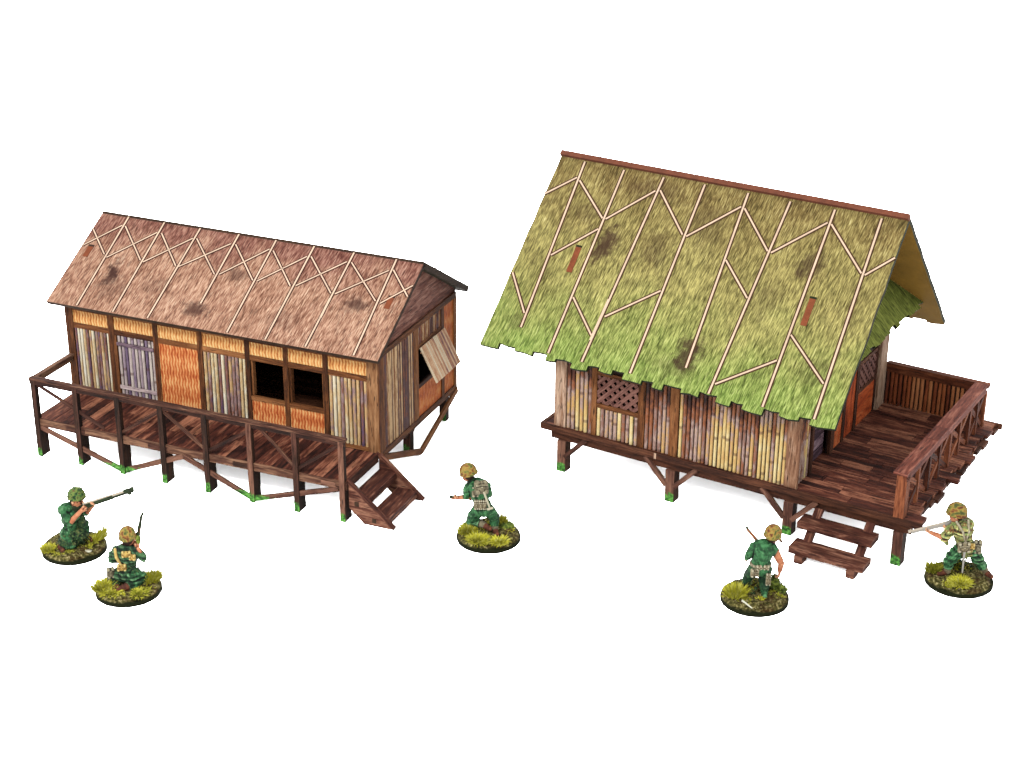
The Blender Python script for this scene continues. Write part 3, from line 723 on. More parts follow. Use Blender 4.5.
# ================================================================== MINIATURES
def ell(n=14, mm=9):
    vs, fs = [], []
    for i in range(1, mm):
        for j in range(n):
            t = math.pi * i / mm; p = 2 * math.pi * j / n
            vs.append((math.sin(t) * math.cos(p), math.sin(t) * math.sin(p), math.cos(t)))
    vs.append((0, 0, 1)); vs.append((0, 0, -1)); a, b = len(vs) - 2, len(vs) - 1
    for i in range(mm - 2):
        for j in range(n):
            k = (j + 1) % n; fs.append((i * n + j, (i + 1) * n + j, (i + 1) * n + k, i * n + k))
    for j in range(n):
        k = (j + 1) % n; fs.append((a, j, k)); fs.append((b, (mm - 2) * n + k, (mm - 2) * n + j))
    return vs, fs
EV, EF = ell()
class Body:
    """one continuous sculpted figure: tapered limbs fused by a voxel remesh, painted in zones"""
    def __init__(s): s.p = []
    def cap(s, a, b, ra, rb, k, sx=1.0):
        f = s.bulk if ra > .035 and k in (0, 3, 5) else 1
        s.p.append(('c', Vector(a), Vector(b), ra * f, rb * f, k))
    bulk = 1.0
    def ball(s, c, r, k, rot=None):
        r = (r, r, r) if isinstance(r, (int, float)) else r
        s.p.append(('e', Vector(c), r, rot or Matrix.Identity(3), 0, k))
    def mesh(s):
        V, F = [], []
        def add(c, M3):
            i = len(V)
            for v in EV: V.append(tuple(Vector(c) + M3 @ Vector(v)))
            for f in EF: F.append(tuple(i + q for q in f))
        for q in s.p:
            if q[0] == 'e':
                add(q[1], q[3] @ Matrix.Diagonal(q[2]))
            else:
                _, a, b, ra, rb, k = q; d = b - a
                add(a, Matrix.Identity(3) * ra); add(b, Matrix.Identity(3) * rb)
                x = d.normalized(); t = Vector((0, 0, 1)) if abs(x.z) < .9 else Vector((1, 0, 0)); y = x.cross(t).normalized(); z = x.cross(y)
                i = len(V); n = 12
                for cc, rr in ((a, ra * .99), (b, rb * .99)):
                    for j in range(n): V.append(tuple(cc + (y * math.cos(j * math.tau / n) + z * math.sin(j * math.tau / n)) * rr))
                for j in range(n):
                    kk = (j + 1) % n; F.append((i + j, i + kk, i + n + kk, i + n + j))
                F.append(tuple(i + n - 1 - j for j in range(n))); F.append(tuple(i + n + j for j in range(n)))
        return V, F
    def build(s, name, mats, parent, voxel=.0105, folds=.023, seed=0):
        V, F = s.mesh()
        me = bpy.data.meshes.new(name + '_raw'); me.from_pydata(V, [], F)
        o = bpy.data.objects.new(name + '_raw', me); COL.objects.link(o)
        md = o.modifiers.new('r', 'REMESH'); md.mode = 'VOXEL'; md.voxel_size = voxel
        ms = o.modifiers.new('s', 'SMOOTH'); ms.iterations = 2; ms.factor = .5
        bpy.context.view_layer.update()
        dg = bpy.context.evaluated_depsgraph_get()
        out = bpy.data.meshes.new_from_object(o.evaluated_get(dg)); out.name = name
        bpy.data.objects.remove(o); bpy.data.meshes.remove(me)
        n = len(out.vertices); co = np.empty(n * 3); out.vertices.foreach_get('co', co); co = co.reshape(-1, 3)
        def dist(P):
            best = np.full(len(P), 1e9); lab = np.zeros(len(P), int)
            for q in s.p:
                k = q[5]
                if q[0] == 'e':
                    Rm = np.array(q[3]); l = (P - np.array(q[1])) @ Rm
                    rr = np.array(q[2]); d = (np.linalg.norm(l / rr, axis=1) - 1) * min(rr)
                else:
                    a, b = np.array(q[1]), np.array(q[2]); ab = b - a; t = np.clip(((P - a) @ ab) / max(ab @ ab, 1e-9), 0, 1)
                    d = np.linalg.norm(P - a - t[:, None] * ab, axis=1) - (q[3] + (q[4] - q[3]) * t)
                d = d - (.004 if k >= 2 else 0)
                m_ = d < best; best[m_] = d[m_]; lab[m_] = k
            return lab
        # cloth folds: shallow creases on the cloth zones only
        lv = dist(co)
        nr = np.empty(n * 3); out.vertices.foreach_get('normal', nr); nr = nr.reshape(-1, 3)
        rg = np.random.RandomState(seed + 3); f = np.zeros(n)
        for _ in range(5):
            kx = rg.normal(size=3) * 16; kx[2] += 22 * rg.choice([-1, 1]); f += np.sin(co @ kx + rg.uniform(0, 6) + 1.2 * np.sin(co @ (rg.normal(size=3) * 9)))
        f = f / 3.0; cloth = (lv == 0) | (lv == 5)
        co = co + nr * (f * cloth * folds)[:, None]
        out.vertices.foreach_set('co', co.ravel())
        m_ = len(out.polygons); ce = np.empty(m_ * 3); out.polygons.foreach_get('center', ce)
        out.materials.clear()
        for mt in mats: out.materials.append(mt)
        out.polygons.foreach_set('material_index', dist(ce.reshape(-1, 3)).astype(np.int32))
        out.polygons.foreach_set('use_smooth', [True] * m_); out.update()
        r = bpy.data.objects.new(name, out); COL.objects.link(r); r.parent = parent
        return r
# zones: 0 uniform, 1 skin, 2 boots, 3 webbing, 4 eyes, 5 second cloth, 6 hair
G1 = painted('green_uniform', [(.4, (22, 64, 34)), (.5, (42, 98, 54)), (.62, (72, 134, 82))], 8, (140, 192, 136))
G1D = painted('dark_green_uniform', [(.4, (18, 48, 28)), (.5, (34, 74, 44)), (.62, (60, 104, 62))], 8, (120, 160, 110))
G2 = painted('camouflage_jacket', [(.40, (126, 84, 44)), (.46, (150, 150, 84)), (.55, (92, 126, 70)), (.62, (176, 164, 96))], 11)
SK_ = painted('painted_skin', [(.4, (182, 106, 72)), (.6, (216, 142, 100))], 6, (246, 190, 146))
BT = painted('brown_boot', [(.4, (74, 36, 22)), (.6, (112, 58, 34))], 8, (150, 92, 60))
WBG = painted('khaki_webbing', [(.4, (104, 92, 66)), (.6, (154, 140, 108))], 9, (216, 208, 178))
YWB = painted('ochre_webbing', [(.4, (160, 120, 50)), (.6, (200, 164, 84))], 9, (238, 216, 140))
PKM = painted('grey_beige_pack', [(.4, (92, 84, 62)), (.6, (140, 130, 102))], 9, (196, 188, 156))
EYE = plain('eye_paint', (30, 24, 22), .1)
HAIR = plain('dark_hair', (50, 32, 22), .2)
HCAM = painted('camouflage_helmet', [(.38, (92, 52, 24)), (.45, (142, 92, 40)), (.51, (176, 150, 72)), (.57, (112, 112, 46)), (.66, (76, 80, 36))], 7.5, wash=False)
HNET = painted('leafy_helmet', [(.38, (20, 44, 20)), (.46, (50, 100, 44)), (.54, (140, 150, 70)), (.60, (40, 84, 40)), (.68, (120, 60, 36))], 14, wash=False)
LEAF = painted('dark_foliage', [(.38, (12, 28, 16)), (.48, (30, 62, 34)), (.56, (62, 96, 48)), (.66, (120, 120, 70))], 14, wash=False)
LEAF2 = painted('olive_foliage', [(.4, (60, 74, 20)), (.5, (100, 120, 36)), (.62, (150, 160, 62))], 16, wash=False)
GUNW = painted('rifle_stock', [(.4, (86, 46, 26)), (.6, (124, 72, 42))], 8)
GUNM = painted('gun_metal', [(.4, (60, 58, 54)), (.6, (104, 100, 94))], 9, (196, 190, 178))
GUNL = painted('pale_barrel', [(.4, (112, 98, 84)), (.6, (168, 152, 132))], 9, (214, 200, 180))
GUND = painted('dark_green_barrel', [(.4, (24, 34, 18)), (.6, (50, 66, 34))], 20, wash=False)
GR_ = N('tuft_grass', .9, .05)
GR_ = GR_.out(GR_.ramp(GR_.attr(), [(0, (200, 196, 44)), (.4, (240, 234, 66)), (.8, (270, 264, 100)), (1, (280, 276, 160))]))
GRD = N('tuft_grass_dark', .9, .05)
GRD = GRD.out(GRD.ramp(GRD.attr(), [(0, (140, 146, 40)), (.5, (200, 200, 60)), (1, (244, 236, 100))]))
def base_mat():
    m = N('base_flock', .95, .04); o = m.obj()
    n = m.noise(o, 15, 5, .75); b = m.noise(o, 4, 3, .6)
    c = m.ramp(n, [(.33, (22, 18, 10)), (.43, (58, 56, 26)), (.50, (96, 92, 46)), (.56, (136, 124, 74)), (.63, (206, 194, 140))])
    c = m.mix(m.math('MULTIPLY', m.sstep(b, .52, .62), .6), c, (60, 30, 16))
    z = m.sep(o)[2]
    c = m.mix(m.sstep(z, .100, .070), c, (30, 34, 14))
    m.bump(n, .8, .03); return m.out(c)
BASE = base_mat()
STONE = painted('pale_stone', [(.4, (120, 112, 84)), (.6, (180, 172, 140))], 9)

def base(parent, r, seed):
    rs = random.Random(seed)
    for k in range(7):
        a = rs.uniform(0, 6.28); q = r * rs.uniform(.25, .8); tuft(parent, (math.cos(a) * q, math.sin(a) * q), rs.uniform(.06, .12), rs.uniform(.06, .12), 40, seed * 9 + k, rs.choice((GRD, GRD, GR_)))
    m = M(); n = 56; rings = [0, .15, .3, .45, .6, .72, .84, .93]
    G = []
    for q in rings:
        row = []
        for j in range(n):
            a = math.tau * j / n
            h = .115 + .035 * math.sin(a * 3 + q * 7 + seed) * q + rs.uniform(-.014, .016) + .02 * (1 - q)
            if q == .93: h -= .02
            row.append(Vector((math.cos(a) * q * r, math.sin(a) * q * r, h)))
        G.append(row)
    wob = [1 + rs.uniform(-.008, .008) for _ in range(n)]
    for (q, z) in ((.985, .075), (1.0, .05), (1.0, .0)): G.append([Vector((math.cos(math.tau * j / n) * q * r * wob[j], math.sin(math.tau * j / n) * q * r * wob[j], z)) for j in range(n)])
    for A_, B_ in zip(G, G[1:]):
        for j in range(n):
            k = (j + 1) % n; m.face([A_[j], B_[j], B_[k], A_[k]])
    m.face(G[-1][::-1])
    # grit
    for _ in range(110):
        a = rs.uniform(0, math.tau); q = math.sqrt(rs.random()) * .9 * r; s_ = rs.uniform(.010, .028)
        m.box((math.cos(a) * q, math.sin(a) * q, .135), (s_ * 1.6, s_ * 1.3, s_ * 1.2), Euler((rs.random() * 3, rs.random() * 3, rs.random() * 3)).to_matrix())
    o = m.build('base', BASE, parent); consistent(o); o.scale = (1, 1, 1.2); return o
def tuft(parent, c, r, h, n, seed, mat=None, lean=(0, 0), name='grass_tuft', spread=.8):
    rs = random.Random(seed); m = M(); n = int(n * 1.25)
    for _ in range(n):
        a = rs.uniform(0, math.tau); q = math.sqrt(rs.random()); x, y = math.cos(a) * q * r * .6, math.sin(a) * q * r * .6
        hh = h * rs.choice((.5, .8, 1.0, 1.1)) * rs.uniform(.7, 1.1) * (1 - .3 * q); b = Vector((c[0] + x, c[1] + y, .10))
        t = b + Vector((math.cos(a) * q * r * spread + lean[0] + rs.uniform(-.07, .07), math.sin(a) * q * r * spread + lean[1] + rs.uniform(-.07, .07), hh))
        mid = b.lerp(t, .55) + Vector((0, 0, .03)); wv = .010; rd = rs.random()
        aa = rs.uniform(0, math.pi); w_ = Vector((math.cos(aa), math.sin(aa), 0)) * wv
        w2 = Vector((-math.sin(aa), math.cos(aa), 0)) * wv
        for ww in (w_, w2):
            m.face([b - ww, b + ww, mid + ww * .8, mid - ww * .8], None, 0, rd); m.face([mid - ww * .8, mid + ww * .8, t], None, 0, rd)
    return m.build(name, mat or GR_, parent)
def leaves(parent, c, rad, n, size, seed, mat, name='foliage'):
    """leafy scrim: small bent leaves over an ellipsoid"""
    rs = random.Random(seed); m = M()
    for _ in range(n):
        d = Vector((rs.gauss(0, 1), rs.gauss(0, 1), rs.gauss(0, 1))).normalized()
        p = Vector(c) + Vector((d.x * rad[0], d.y * rad[1], d.z * rad[2])) * rs.uniform(.75, 1.02)
        if p.z < .11: continue
        t = Vector((rs.gauss(0, 1), rs.gauss(0, 1), rs.gauss(0, 1) - .5)); t = (t - d * t.dot(d) * .6).normalized() * size * rs.uniform(.7, 1.3); s_ = d.cross(t).normalized() * size * .35
        m.face([p, p + t * .5 + s_ + d * .01, p + t + d * .02]); m.face([p + t + d * .02, p + t * .5 - s_ + d * .01, p])
    return m.build(name, mat, parent)
def helmet(parent, c, r, tilt, mat, face, brim=.02, name='helmet', tail=None):
    r *= 1.07
    """domed shell with a turned-out rim; tilt is the up direction"""
    z = Vector(tilt).normalized(); x = Vector((face[0], face[1], 0)); x = (x - z * x.dot(z)).normalized(); y = z.cross(x)
    m = M(); n = 24; rows = []
    prof = [(0.02, 1.0), (.25, .97), (.48, .88), (.68, .73), (.84, .52), (.94, .28), (.98, .04), (1.0, -.15), (1.03, -.32), (1.045, -.38), (.99, -.37), (.92, -.2), (.86, .3)]
    for (q, h) in prof:
        rows.append([Vector(c) + (x * (math.cos(t) * q * r * 1.10) + y * (math.sin(t) * q * r * .98) + z * (h * r * .95)) for t in [math.tau * j / n for j in range(n)]])
    for a, b in zip(rows, rows[1:]):
        for j in range(n):
            k = (j + 1) % n; m.face([a[j], b[j], b[k], a[k]])
    m.face(rows[0][:])
    if tail: m.beam(tail[0], tail[1], .07, .05)
    o = m.build(name, mat, parent, True); consistent(o); return o
def head(b, c, face, r=.155):
    f = Vector((face[0], face[1], face[2] if len(face) > 2 else 0)).normalized(); s = f.cross(Vector((0, 0, 1))).normalized(); u = s.cross(f)
    c = Vector(c)
    b.ball(c, (r, r, r * 1.15), 1)
    b.ball(c + f * r * .22 - u * r * .55, r * .72, 1)                   # jaw
    b.cap(c + f * r * .95 + u * r * .15, c + f * r * 1.16 - u * r * .22, r * .13, r * .2, 1)   # nose
    b.cap(c + f * r * .86 - u * r * .62 - s * r * .2, c + f * r * .86 - u * r * .62 + s * r * .2, r * .10, r * .10, 1)   # lips
    for q in (-1, 1):
        b.ball(c + f * r * .88 + s * q * r * .38 + u * r * .10, r * .13, 4)
        b.cap(c + f * r * .88 + s * q * r * .2 + u * r * .33, c + f * r * .82 + s * q * r * .58 + u * r * .33, r * .1, r * .1, 1)
        b.ball(c + s * q * r * .98 - u * r * .05, (r * .22, r * .22, r * .3), 1)
    b.ball(c - f * r * .25 + u * r * .05, (r * .92, r * .98, r * 1.0), 6)
def hand(b, c, fwd, grip, r=.062):
    """palm with four curled fingers of different length and a thumb; fwd = knuckle direction, grip = direction the palm faces"""
    c = Vector(c); f = Vector(fwd).normalized(); g_ = Vector(grip); g_ = (g_ - f * g_.dot(f)).normalized(); s = f.cross(g_)
    for q in (-.35, .35): b.cap(c - f * r * .5 + s * q * r, c + f * r * .7 + s * q * 1.3 * r, r * .5, r * .48, 1)
    for i, ln in enumerate((.85, 1.0, .92, .7)):
        o = s * ((i - 1.5) * .46 * r); k = c + o + f * r * .85
        k2 = k + (f * .75 + g_ * .5) * r * ln; k3 = k2 + (g_ * 1.0 - f * .1) * r * ln * .8; k4 = k3 + (g_ * .2 - f * .9) * r * ln * .5
        b.cap(k, k2, r * .24, r * .22, 1); b.cap(k2, k3, r * .22, r * .2, 1); b.cap(k3, k4, r * .2, r * .17, 1)
    t0 = c - s * r * .7 - f * r * .2; t1 = t0 + (-s * .45 + f * .5 + g_ * .4) * r; t2 = t1 + (f * .4 + g_ * .7 + s * .1) * r
    b.cap(t0, t1, r * .3, r * .26, 1); b.cap(t1, t2, r * .26, r * .2, 1)
def arm(b, sh, el, ha, zone, fore=1, ra=.10, bare=None):
    sh, el, ha = Vector(sh), Vector(el), Vector(ha)
    b.cap(sh, sh.lerp(el, .75), ra, ra * .92, zone); b.cap(sh.lerp(el, .6), el, ra * .8, ra * .66, zone if fore == 0 or True else fore)
    b.cap(el, ha, ra * .66, ra * .46, fore)
    if fore == zone: b.cap(el, el.lerp(ha, .75), ra * .78, ra * .66, zone)
    b.ball(sh, ra * 1.12, zone)
def legs(b, hip, kn, an, toe, zone, gait=3, rt=.145):
    hip, kn, an, toe = map(Vector, (hip, kn, an, toe))
    b.cap(hip, kn, rt, rt * .76, zone); b.ball(kn, rt * .8, zone)
    b.cap(kn, kn.lerp(an, .55), rt * .74, rt * .66, zone); b.cap(kn.lerp(an, .5), an, rt * .62, rt * .46, gait)
    b.cap(an, an.lerp(toe, .35), rt * .5, rt * .5, 2); b.cap(an.lerp(toe, .2) , toe, rt * .48, rt * .38, 2)
def torso(b, pelv, belly, chest, neck, shL, shR, zone, s=1.0):
    pelv, belly, chest, neck, shL, shR = map(Vector, (pelv, belly, chest, neck, shL, shR))
    b.cap(pelv, belly, .185 * s, .17 * s, zone); b.cap(belly, chest, .175 * s, .205 * s, zone)
    b.cap(shL.lerp(shR, .25), shL.lerp(shR, .75), .15 * s, .15 * s, zone); b.cap(shL, shR, .09, .09, zone); b.ball(chest, (.24 * s, .18 * s, .2 * s), zone)
    b.cap(chest.lerp(neck, .5), neck, .12, .085, zone); b.cap(neck, neck + (neck - chest).normalized() * .12, .075, .075, 1)
def bag(parent, c, size, mat, rz=0, tilt=0, name='pouch', flap=True):
    """soft rectangular pouch with rounded corners and a flap"""
    b = Body(); sx, sy, sz = [q / 2 for q in size]; r = min(sx, sy, sz) * .55
    rot = Euler((tilt, 0, rz)).to_matrix(); c = Vector(c)
    for x in (-1, 1):
        for z in (-1, 1):
            b.cap(c + rot @ Vector((x * (sx - r), -(sy - r), z * (sz - r))), c + rot @ Vector((x * (sx - r), (sy - r), z * (sz - r))), r, r, 0)
        b.cap(c + rot @ Vector((x * (sx - r), 0, -(sz - r))), c + rot @ Vector((x * (sx - r), 0, (sz - r))), min(r * 1.2, sy), min(r * 1.2, sy), 0)
    b.ball(c, (sx * .98, sy * 1.0, sz * .98), 0, rot)
    if flap: b.cap(c + rot @ Vector((-sx * .7, -sy * .75, sz * .35)), c + rot @ Vector((sx * .7, -sy * .75, sz * .35)), r * .5, r * .5, 0); b.ball(c + rot @ Vector((0, -sy * 1.05, sz * .05)), r * .32, 0)
    return b.build(name, [mat], parent, .009, 0)
def rifle(parent, butt, recv, muz, mats=(None, None), thick=.03, name='rifle', tip=None):
    butt, recv, muz = map(Vector, (butt, recv, muz)); m = M(); d = (muz - butt).normalized()
    up = Vector((0, 0, 1)); up = (up - d * up.dot(d)).normalized() if abs(d.z) < .95 else Vector((1, 0, 0))
    m.beam(butt, butt.lerp(recv, .55), thick * 1.5, thick * 4.2, up, 0); m.beam(butt.lerp(recv, .5), recv, thick * 1.5, thick * 2.6, up, 0)
    m.beam(recv, recv.lerp(muz, .6), thick * 1.5, thick * 2.0, up, 0); m.beam(recv.lerp(muz, .6), recv.lerp(muz, .93), thick * 1.1, thick * 1.3, up, 0)
    m.beam(recv - d * .12, recv + d * .1, thick * 1.7, thick * 2.2, up, 0)
    m.tube(recv - d * .05 + up * thick * 1.0, muz + up * thick * .5, thick * .8, thick * .6, 10, 1)
    m.tube(recv.lerp(muz, .5) - up * thick * .6, recv.lerp(muz, .9) - up * thick * .6, thick * .5, thick * .5, 8, 1)
    m.tube(muz - d * .04 + up * thick * .5, muz + d * .012 + up * thick * .5, thick * .95, thick * .95, 10, 1)
    m.beam(muz - d * .06 + up * thick * 1.1, muz - d * .03 + up * thick * 1.1, thick * .4, thick * 1.4, up, 1)
    m.beam(recv - up * .05 - d * .1, recv - up * .09 - d * .12, thick, .05, d, 1)
    o = m.build(name, list(mats), parent); return o
GRP = None
def soldier(label, x, y):
    t = thing('soldier_figurine', label, 'toy soldier', (x, y, 0), 0, 'painted toy soldiers on round bases')
    return t
BM = [G1, SK_, BT, WBG, EYE, G2, HAIR]

# --- figure 1: kneeling, aiming right
T = soldier('kneeling green toy soldier in a leafy helmet aiming a long rifle to the right', -10.11, 36.62)
base(T, .745, 1)
b = Body(); b.bulk = 1.13
torso(b, (-.04, 0, .47), (-.03, 0, .69), (0, 0, .92), (.07, 0, 1.12), (.08, .15, 1.02), (-.13, -.12, 1.08), 0)
head(b, (.17, -.02, 1.31), (1, -.42, 0), .15)
arm(b, (-.14, -.13, 1.08), (.02, -.30, .84), (.31, -.20, 1.13), 0, 1, .105); hand(b, (.34, -.19, 1.15), (.5, .35, .5), (.2, 1, .1))
arm(b, (.10, .16, 1.02), (.34, .10, .90), (.54, -.04, 1.17), 0, 1, .095); hand(b, (.56, -.07, 1.20), (.3, -.3, .8), (.1, -.5, 1))
legs(b, (-.10, -.09, .47), (-.02, -.22, .22), (-.26, -.22, .18), (-.18, -.36, .16), 0, 0)
legs(b, (0, .10, .42), (.26, .08, .60), (.24, .16, .25), (.38, .10, .18), 0, 0)
b.build('body', [G1, SK_, BT, WBG, EYE, G2, HAIR], T, seed=1)
helmet(T, (.17, .0, 1.42), .185, (-.1, .05, 1), HNET, (1, -.4))
leaves(T, (.18, 0, 1.43), (.215, .21, .19), 150, .06, 3, HNET, 'helmet_leaves')
b = Body(); b.ball((.03, -.02, .42), (.32, .24, .24), 0); b.ball((.20, .02, .72), (.13, .14, .22), 0); b.ball((-.08, -.1, .26), (.26, .24, .14), 0); b.build('foliage_scrim', [LEAF], T, .014, .012)
leaves(T, (.03, -.02, .42), (.35, .27, .27), 520, .06, 4, LEAF)
leaves(T, (.20, .02, .72), (.15, .16, .22), 240, .05, 5, LEAF)
leaves(T, (-.08, -.1, .26), (.29, .27, .16), 240, .055, 6, LEAF)
rifle(T, (-.02, -.08, 1.01), (.40, -.10, 1.20), (1.44, -.05, 1.57), (GUND, GUNL), .050)
b = Body(); b.cap((1.33, -.06, 1.56), (1.46, -.06, 1.60), .055, .07, 0); b.ball((1.40, -.06, 1.52), .05, 0); b.build('muzzle_wrap', [GUND], T, .01, .02)
tuft(T, (-.53, -.30), .19, .20, 230, 1); tuft(T, (.42, .10), .14, .22, 160, 2); tuft(T, (.50, .22), .14, .42, 200, 3, lean=(.20, .0), spread=.25)
for c_, s_ in (((.38, -.30, .11), .075), ((-.12, -.50, .11), .05), ((.10, -.42, .11), .045)):
    b = Body(); b.ball(c_, (s_ * 1.3, s_, s_ * .7), 0); b.ball((c_[0] + s_ * .5, c_[1] + s_ * .4, c_[2]), (s_ * .8, s_ * .9, s_ * .5), 0); b.build('stone', [STONE], T, .012, .012)

# --- figure 2: crouching, seen from behind
T = soldier('crouching toy soldier with yellow pouches holding his weapon upright beside his head', -8.50, 34.81)
base(T, .735, 2)
b = Body(); b.bulk = 1.13
torso(b, (-.02, 0, .44), (.02, .02, .66), (.05, .04, .92), (.08, .04, 1.12), (-.14, .02, 1.0), (.25, .04, 1.0), 0)
head(b, (.08, .04, 1.30), (.25, 1, 0), .15)
arm(b, (-.20, 0, 1.0), (-.34, .02, .74), (-.2, .26, .58), 0, 1, .10); hand(b, (-.18, .29, .56), (.4, 1, -.2), (0, 0, -1))
arm(b, (.28, .0, 1.0), (.43, -.14, .86), (.30, -.04, 1.08), 0, 1, .09); hand(b, (.27, .0, 1.13), (-.2, .2, 1), (-.4, 1, 0))
legs(b, (-.15, 0, .42), (-.38, .22, .22), (-.22, -.18, .18), (-.26, -.3, .15), 0, 0, .15)
legs(b, (.10, -.03, .42), (.28, .12, .26), (.02, -.22, .22), (-.16, -.28, .17), 5, 0, .17)
b.build('body', [G1D, SK_, BT, YWB, EYE, G1, HAIR], T, seed=2)
helmet(T, (.07, .02, 1.41), .178, (0, -.12, 1), HCAM, (.2, 1))
rifle(T, (.17, .16, .72), (.24, .13, 1.12), (.41, .12, 1.88), (GUNW, GUND), .030)
b = Body(); b.cap((.27, .13, 1.30), (.41, .12, 1.84), .045, .026, 0); b.build('barrel_wrap', [GUND], T, .009, .014)
b = Body(); b.ball((.29, .06, 1.28), .075, 0); b.ball((.31, .02, 1.22), .05, 0); b.build('leaf_wrap', [LEAF2], T, .01, .0)
bag(T, (.06, -.19, 1.02), (.20, .10, .15), YWB, .1, -.2); bag(T, (.19, -.18, .94), (.14, .10, .14), YWB, -.2, -.2)
bag(T, (-.06, -.21, .70), (.20, .11, .17), YWB, .1, 0); bag(T, (-.34, -.10, .50), (.17, .14, .26), PKM, .4, 0, 'canteen', False)
b = Body(); b.cap((-.19, -.12, 1.10), (-.16, -.20, .95), .035, .035, 0); b.cap((-.16, -.20, .95), (-.08, -.21, .78), .035, .03, 0); b.build('strap', [YWB], T, .01, 0)
leaves(T, (.08, -.02, .62), (.22, .18, .24), 260, .05, 12, LEAF)
tuft(T, (-.52, -.18), .26, .26, 420, 4); tuft(T, (-.30, -.38), .22, .16, 260, 14); tuft(T, (.42, .15), .18, .28, 260, 5); tuft(T, (.52, .24), .17, .32, 240, 6, lean=(.06, 0)); tuft(T, (.32, -.40), .2, .12, 160, 7, GRD)

# --- figure 3: crouched, pack on the back
T = soldier('toy soldier with a beige backpack and entrenching shovel on his back crouching forward', -.52, 37.32)
base(T, .757, 3)
b = Body(); b.bulk = 1.13
torso(b, (-.12, 0, .78), (-.20, .02, 1.02), (-.28, .05, 1.30), (-.42, .06, 1.50), (-.46, .0, 1.36), (-.10, .10, 1.34), 0)
head(b, (-.50, .08, 1.64), (-.8, .6, -.1), .15)
arm(b, (-.48, 0, 1.34), (-.54, .0, 1.08), (-.68, .12, .98), 0, 1, .10); hand(b, (-.72, .14, .97), (-1, .2, 0), (0, .6, 1))
arm(b, (-.06, .12, 1.32), (.04, .18, 1.02), (-.28, .26, .94), 0, 1, .09); hand(b, (-.34, .26, .94), (-1, 0, 0), (0, 0, 1))
legs(b, (-.24, 0, .72), (-.42, .18, .36), (-.10, -.02, .34), (.03, -.12, .30), 0, 3)
legs(b, (.0, 0, .72), (.14, .12, .48), (.14, -.02, .22), (.20, -.15, .17), 0, 3)
b.build('body', [G1, SK_, BT, PKM, EYE, G2, HAIR], T, seed=3)
helmet(T, (-.48, .06, 1.73), .19, (-.25, .05, 1), HCAM, (-.8, .6))
rifle(T, (-.2, .22, .99), (-.55, .20, .96), (-.91, .16, .96), (GUNW, GUND), .042)
bag(T, (-.17, -.17, 1.42), (.31, .23, .33), PKM, .2, -.35, 'backpack'); bag(T, (-.31, -.12, 1.28), (.16, .12, .26), PKM, .2, -.3, 'bedroll', False)
for i in range(3): bag(T, (-.29 + i * .10, -.20, .98), (.095, .10, .24), WBG, .1, -.1)
m = M(); m.tube((-.11, -.29, 1.36), (.03, -.27, .93), .024, .022, 10, 0); m.tube((-.03, -.28, .90), (.10, -.27, .94), .03, .03, 8, 0); m.build('shovel', [WBG], T)
b = Body(); b.ball((-.46, .18, .20), (.18, .16, .12), 0); b.ball((.42, .30, .15), (.2, .16, .10), 0); b.build('mossy_rock', [LEAF2], T, .012, 0)
for i, (cc, rr, hh, nn) in enumerate((((-.52, -.0), .22, .28, 380), ((-.26, -.40), .24, .19, 400), ((.26, -.46), .20, .15, 300), ((.30, .42), .16, .34, 180))): tuft(T, cc, rr, hh, nn, 20 + i)

# --- figure 4: walking away beside the steps
T = soldier('toy soldier in a green vest with bare arms and beige belt pouches beside the steps', 5.42, 34.66)
base(T, .765, 4)
b = Body(); b.bulk = 1.13
torso(b, (.08, 0, .82), (.09, 0, 1.02), (.13, 0, 1.25), (.25, .02, 1.42), (-.06, 0, 1.34), (.36, 0, 1.24), 0, 1.08)
head(b, (.31, .05, 1.58), (.45, 1, -.15), .15)
arm(b, (-.10, 0, 1.32), (-.22, .02, 1.04), (-.22, .18, .90), 0, 1, .09); hand(b, (-.20, .22, .88), (.3, 1, 0), (1, 0, -.2))
arm(b, (.38, 0, 1.20), (.53, -.02, .92), (.52, .05, .66), 1, 1, .095); hand(b, (.52, .07, .60), (0, .2, -1), (-1, .3, 0))
legs(b, (-.03, .02, .76), (-.14, .20, .46), (-.20, .24, .22), (-.18, .36, .15), 5, 5)
legs(b, (.18, 0, .76), (.20, .06, .44), (.20, -.05, .20), (.20, -.16, .16), 5, 0, .15)
b.build('body', [G1, SK_, G1, WBG, EYE, G1D, HAIR], T, seed=4, folds=.006)
helmet(T, (.31, .03, 1.66), .185, (.1, -.1, 1), HCAM, (.45, 1), tail=((.42, -.06, 1.58), (.50, -.02, 1.46)))
rifle(T, (.2, .24, 1.0), (-.02, .17, 1.38), (-.28, .10, 1.74), (GUNW, GUND), .028)
b = Body()
for k in range(16):
    a0, a1 = math.tau * k / 16, math.tau * (k + 1) / 16
    b.cap((.08 + .215 * math.cos(a0), .20 * math.sin(a0), .90), (.08 + .215 * math.cos(a1), .20 * math.sin(a1), .90), .036, .036, 0)
b.build('belt', [WBG], T, .01, 0)
bag(T, (-.06, -.19, .77), (.19, .12, .20), WBG, .2); bag(T, (.02, -.22, .92), (.12, .09, .11), WBG, .1); bag(T, (.18, -.22, .92), (.12, .09, .11), WBG, -.1)
bag(T, (.25, -.18, .60), (.11, .08, .30), WBG, 0, 0, 'holster')
leaves(T, (.0, .2, .2), (.40, .28, .12), 200, .06, 31, LEAF); b = Body(); b.ball((.46, .22, .26), (.13, .12, .22), 0); b.ball((.60, .14, .18), (.12, .12, .12), 0); b.build('bush', [LEAF2], T, .014, .05); leaves(T, (.46, .22, .28), (.14, .13, .22), 170, .05, 32, LEAF2)
leaves(T, (.60, .12, .22), (.13, .12, .10), 90, .06, 33, LEAF2)
tuft(T, (-.46, -.12), .25, .36, 460, 34)
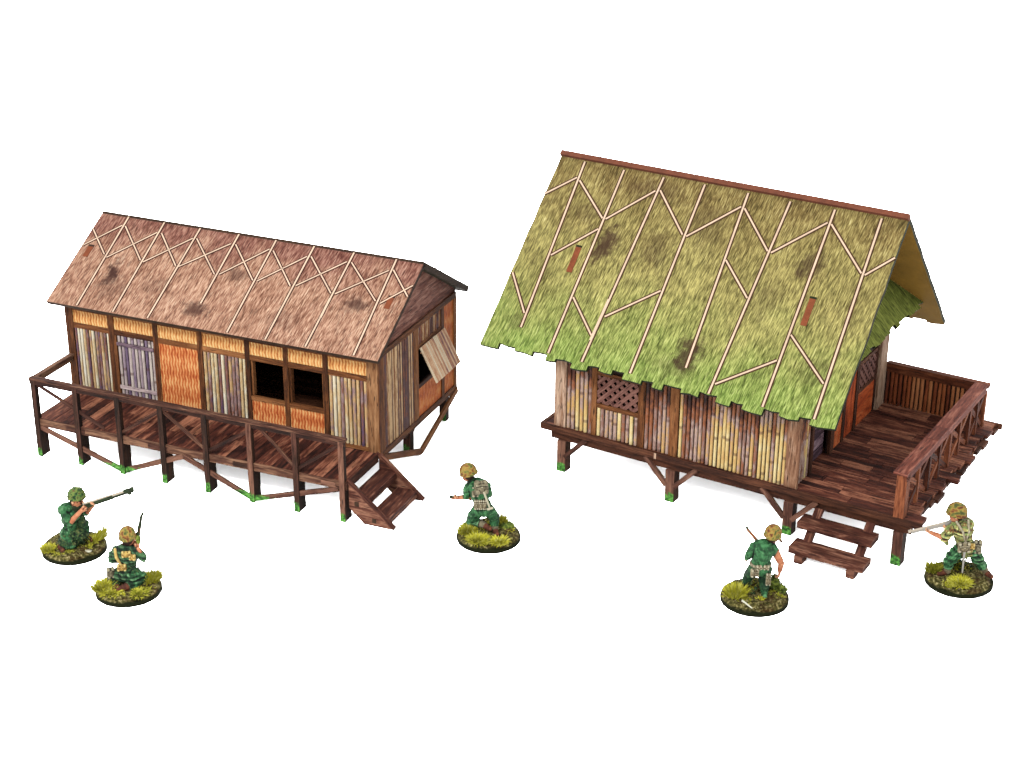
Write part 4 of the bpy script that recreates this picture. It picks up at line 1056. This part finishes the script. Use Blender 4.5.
m = M(); m.tube((-.32, -.36, .16), (-.13, -.62, .13), .03, .012, 8); m.build('twig', [STONE], T)

# --- figure 5: legs wide, aiming left
T = soldier('toy soldier in a camouflage jacket standing with legs wide apart and aiming left', 10.14, 35.51)
base(T, .77, 5)
b = Body(); b.bulk = 1.13
torso(b, (.07, 0, .84), (.0, 0, 1.08), (-.04, 0, 1.34), (-.15, 0, 1.52), (-.28, -.02, 1.38), (.13, .06, 1.42), 5)
head(b, (-.23, .02, 1.70), (-1, .25, 0), .15)
arm(b, (-.30, -.03, 1.36), (-.46, -.04, 1.12), (-.76, .02, 1.23), 5, 1, .105); hand(b, (-.80, .02, 1.25), (-1, 0, .3), (0, .3, 1))
arm(b, (.12, .10, 1.42), (-.08, .26, 1.26), (-.36, .12, 1.36), 5, 1, .095); hand(b, (-.40, .10, 1.38), (-1, -.2, 0), (0, -1, .2))
b.cap((-.44, -.05, 1.12), (-.38, -.03, .98), .07, .05, 5)
legs(b, (-.06, 0, .80), (-.27, -.02, .56), (-.28, 0, .24), (-.46, .02, .16), 0, 3)
legs(b, (.22, 0, .80), (.42, .02, .52), (.58, -.02, .26), (.70, -.10, .17), 0, 3)
b.build('body', BM, T, seed=5)
helmet(T, (-.22, .0, 1.79), .20, (.1, 0, 1), HCAM, (-1, .25)); 
leaves(T, (-.36, -.02, 1.78), (.10, .1, .10), 50, .06, 40, HCAM, 'helmet_leaves')
rifle(T, (-.16, .08, 1.50), (-.48, .06, 1.405), (-1.24, .0, 1.235), (GUNM, GUNL), .040)
bag(T, (-.03, -.21, .98), (.27, .14, .24), WBG, .05, -.1); bag(T, (.31, -.08, .93), (.18, .16, .34), PKM, -.2, .0, 'haversack'); bag(T, (.15, -.19, 1.0), (.13, .09, .14), YWB, -.2)
b = Body(); b.cap((-.24, -.12, 1.58), (-.10, -.21, 1.38), .028, .028, 0); b.cap((-.10, -.21, 1.38), (.0, -.20, 1.10), .028, .028, 0); b.cap((.02, -.10, 1.60), (.04, -.20, 1.38), .028, .028, 0); b.cap((.04, -.20, 1.38), (-.02, -.20, 1.10), .028, .028, 0); b.build('strap', [WBG], T, .01, 0)
m = M(); m.tube((-.01, -.22, .86), (.0, -.22, .34), .026, .018, 8, 0); m.tube((-.01, -.22, .90), (-.01, -.22, .84), .034, .034, 8, 0); m.build('scabbard', [GUNM], T)
tuft(T, (-.55, .20), .20, .30, 260, 41, GRD); tuft(T, (-.05, -.36), .24, .16, 380, 42); tuft(T, (.0, .45), .2, .34, 200, 43, GRD)
leaves(T, (.2, .35, .25), (.4, .22, .18), 160, .07, 44, LEAF)

for o in list(bpy.data.objects):
    if o.parent and o.parent.name.startswith('soldier_figurine') and not o.name.startswith('base'):
        o.location.z += .012
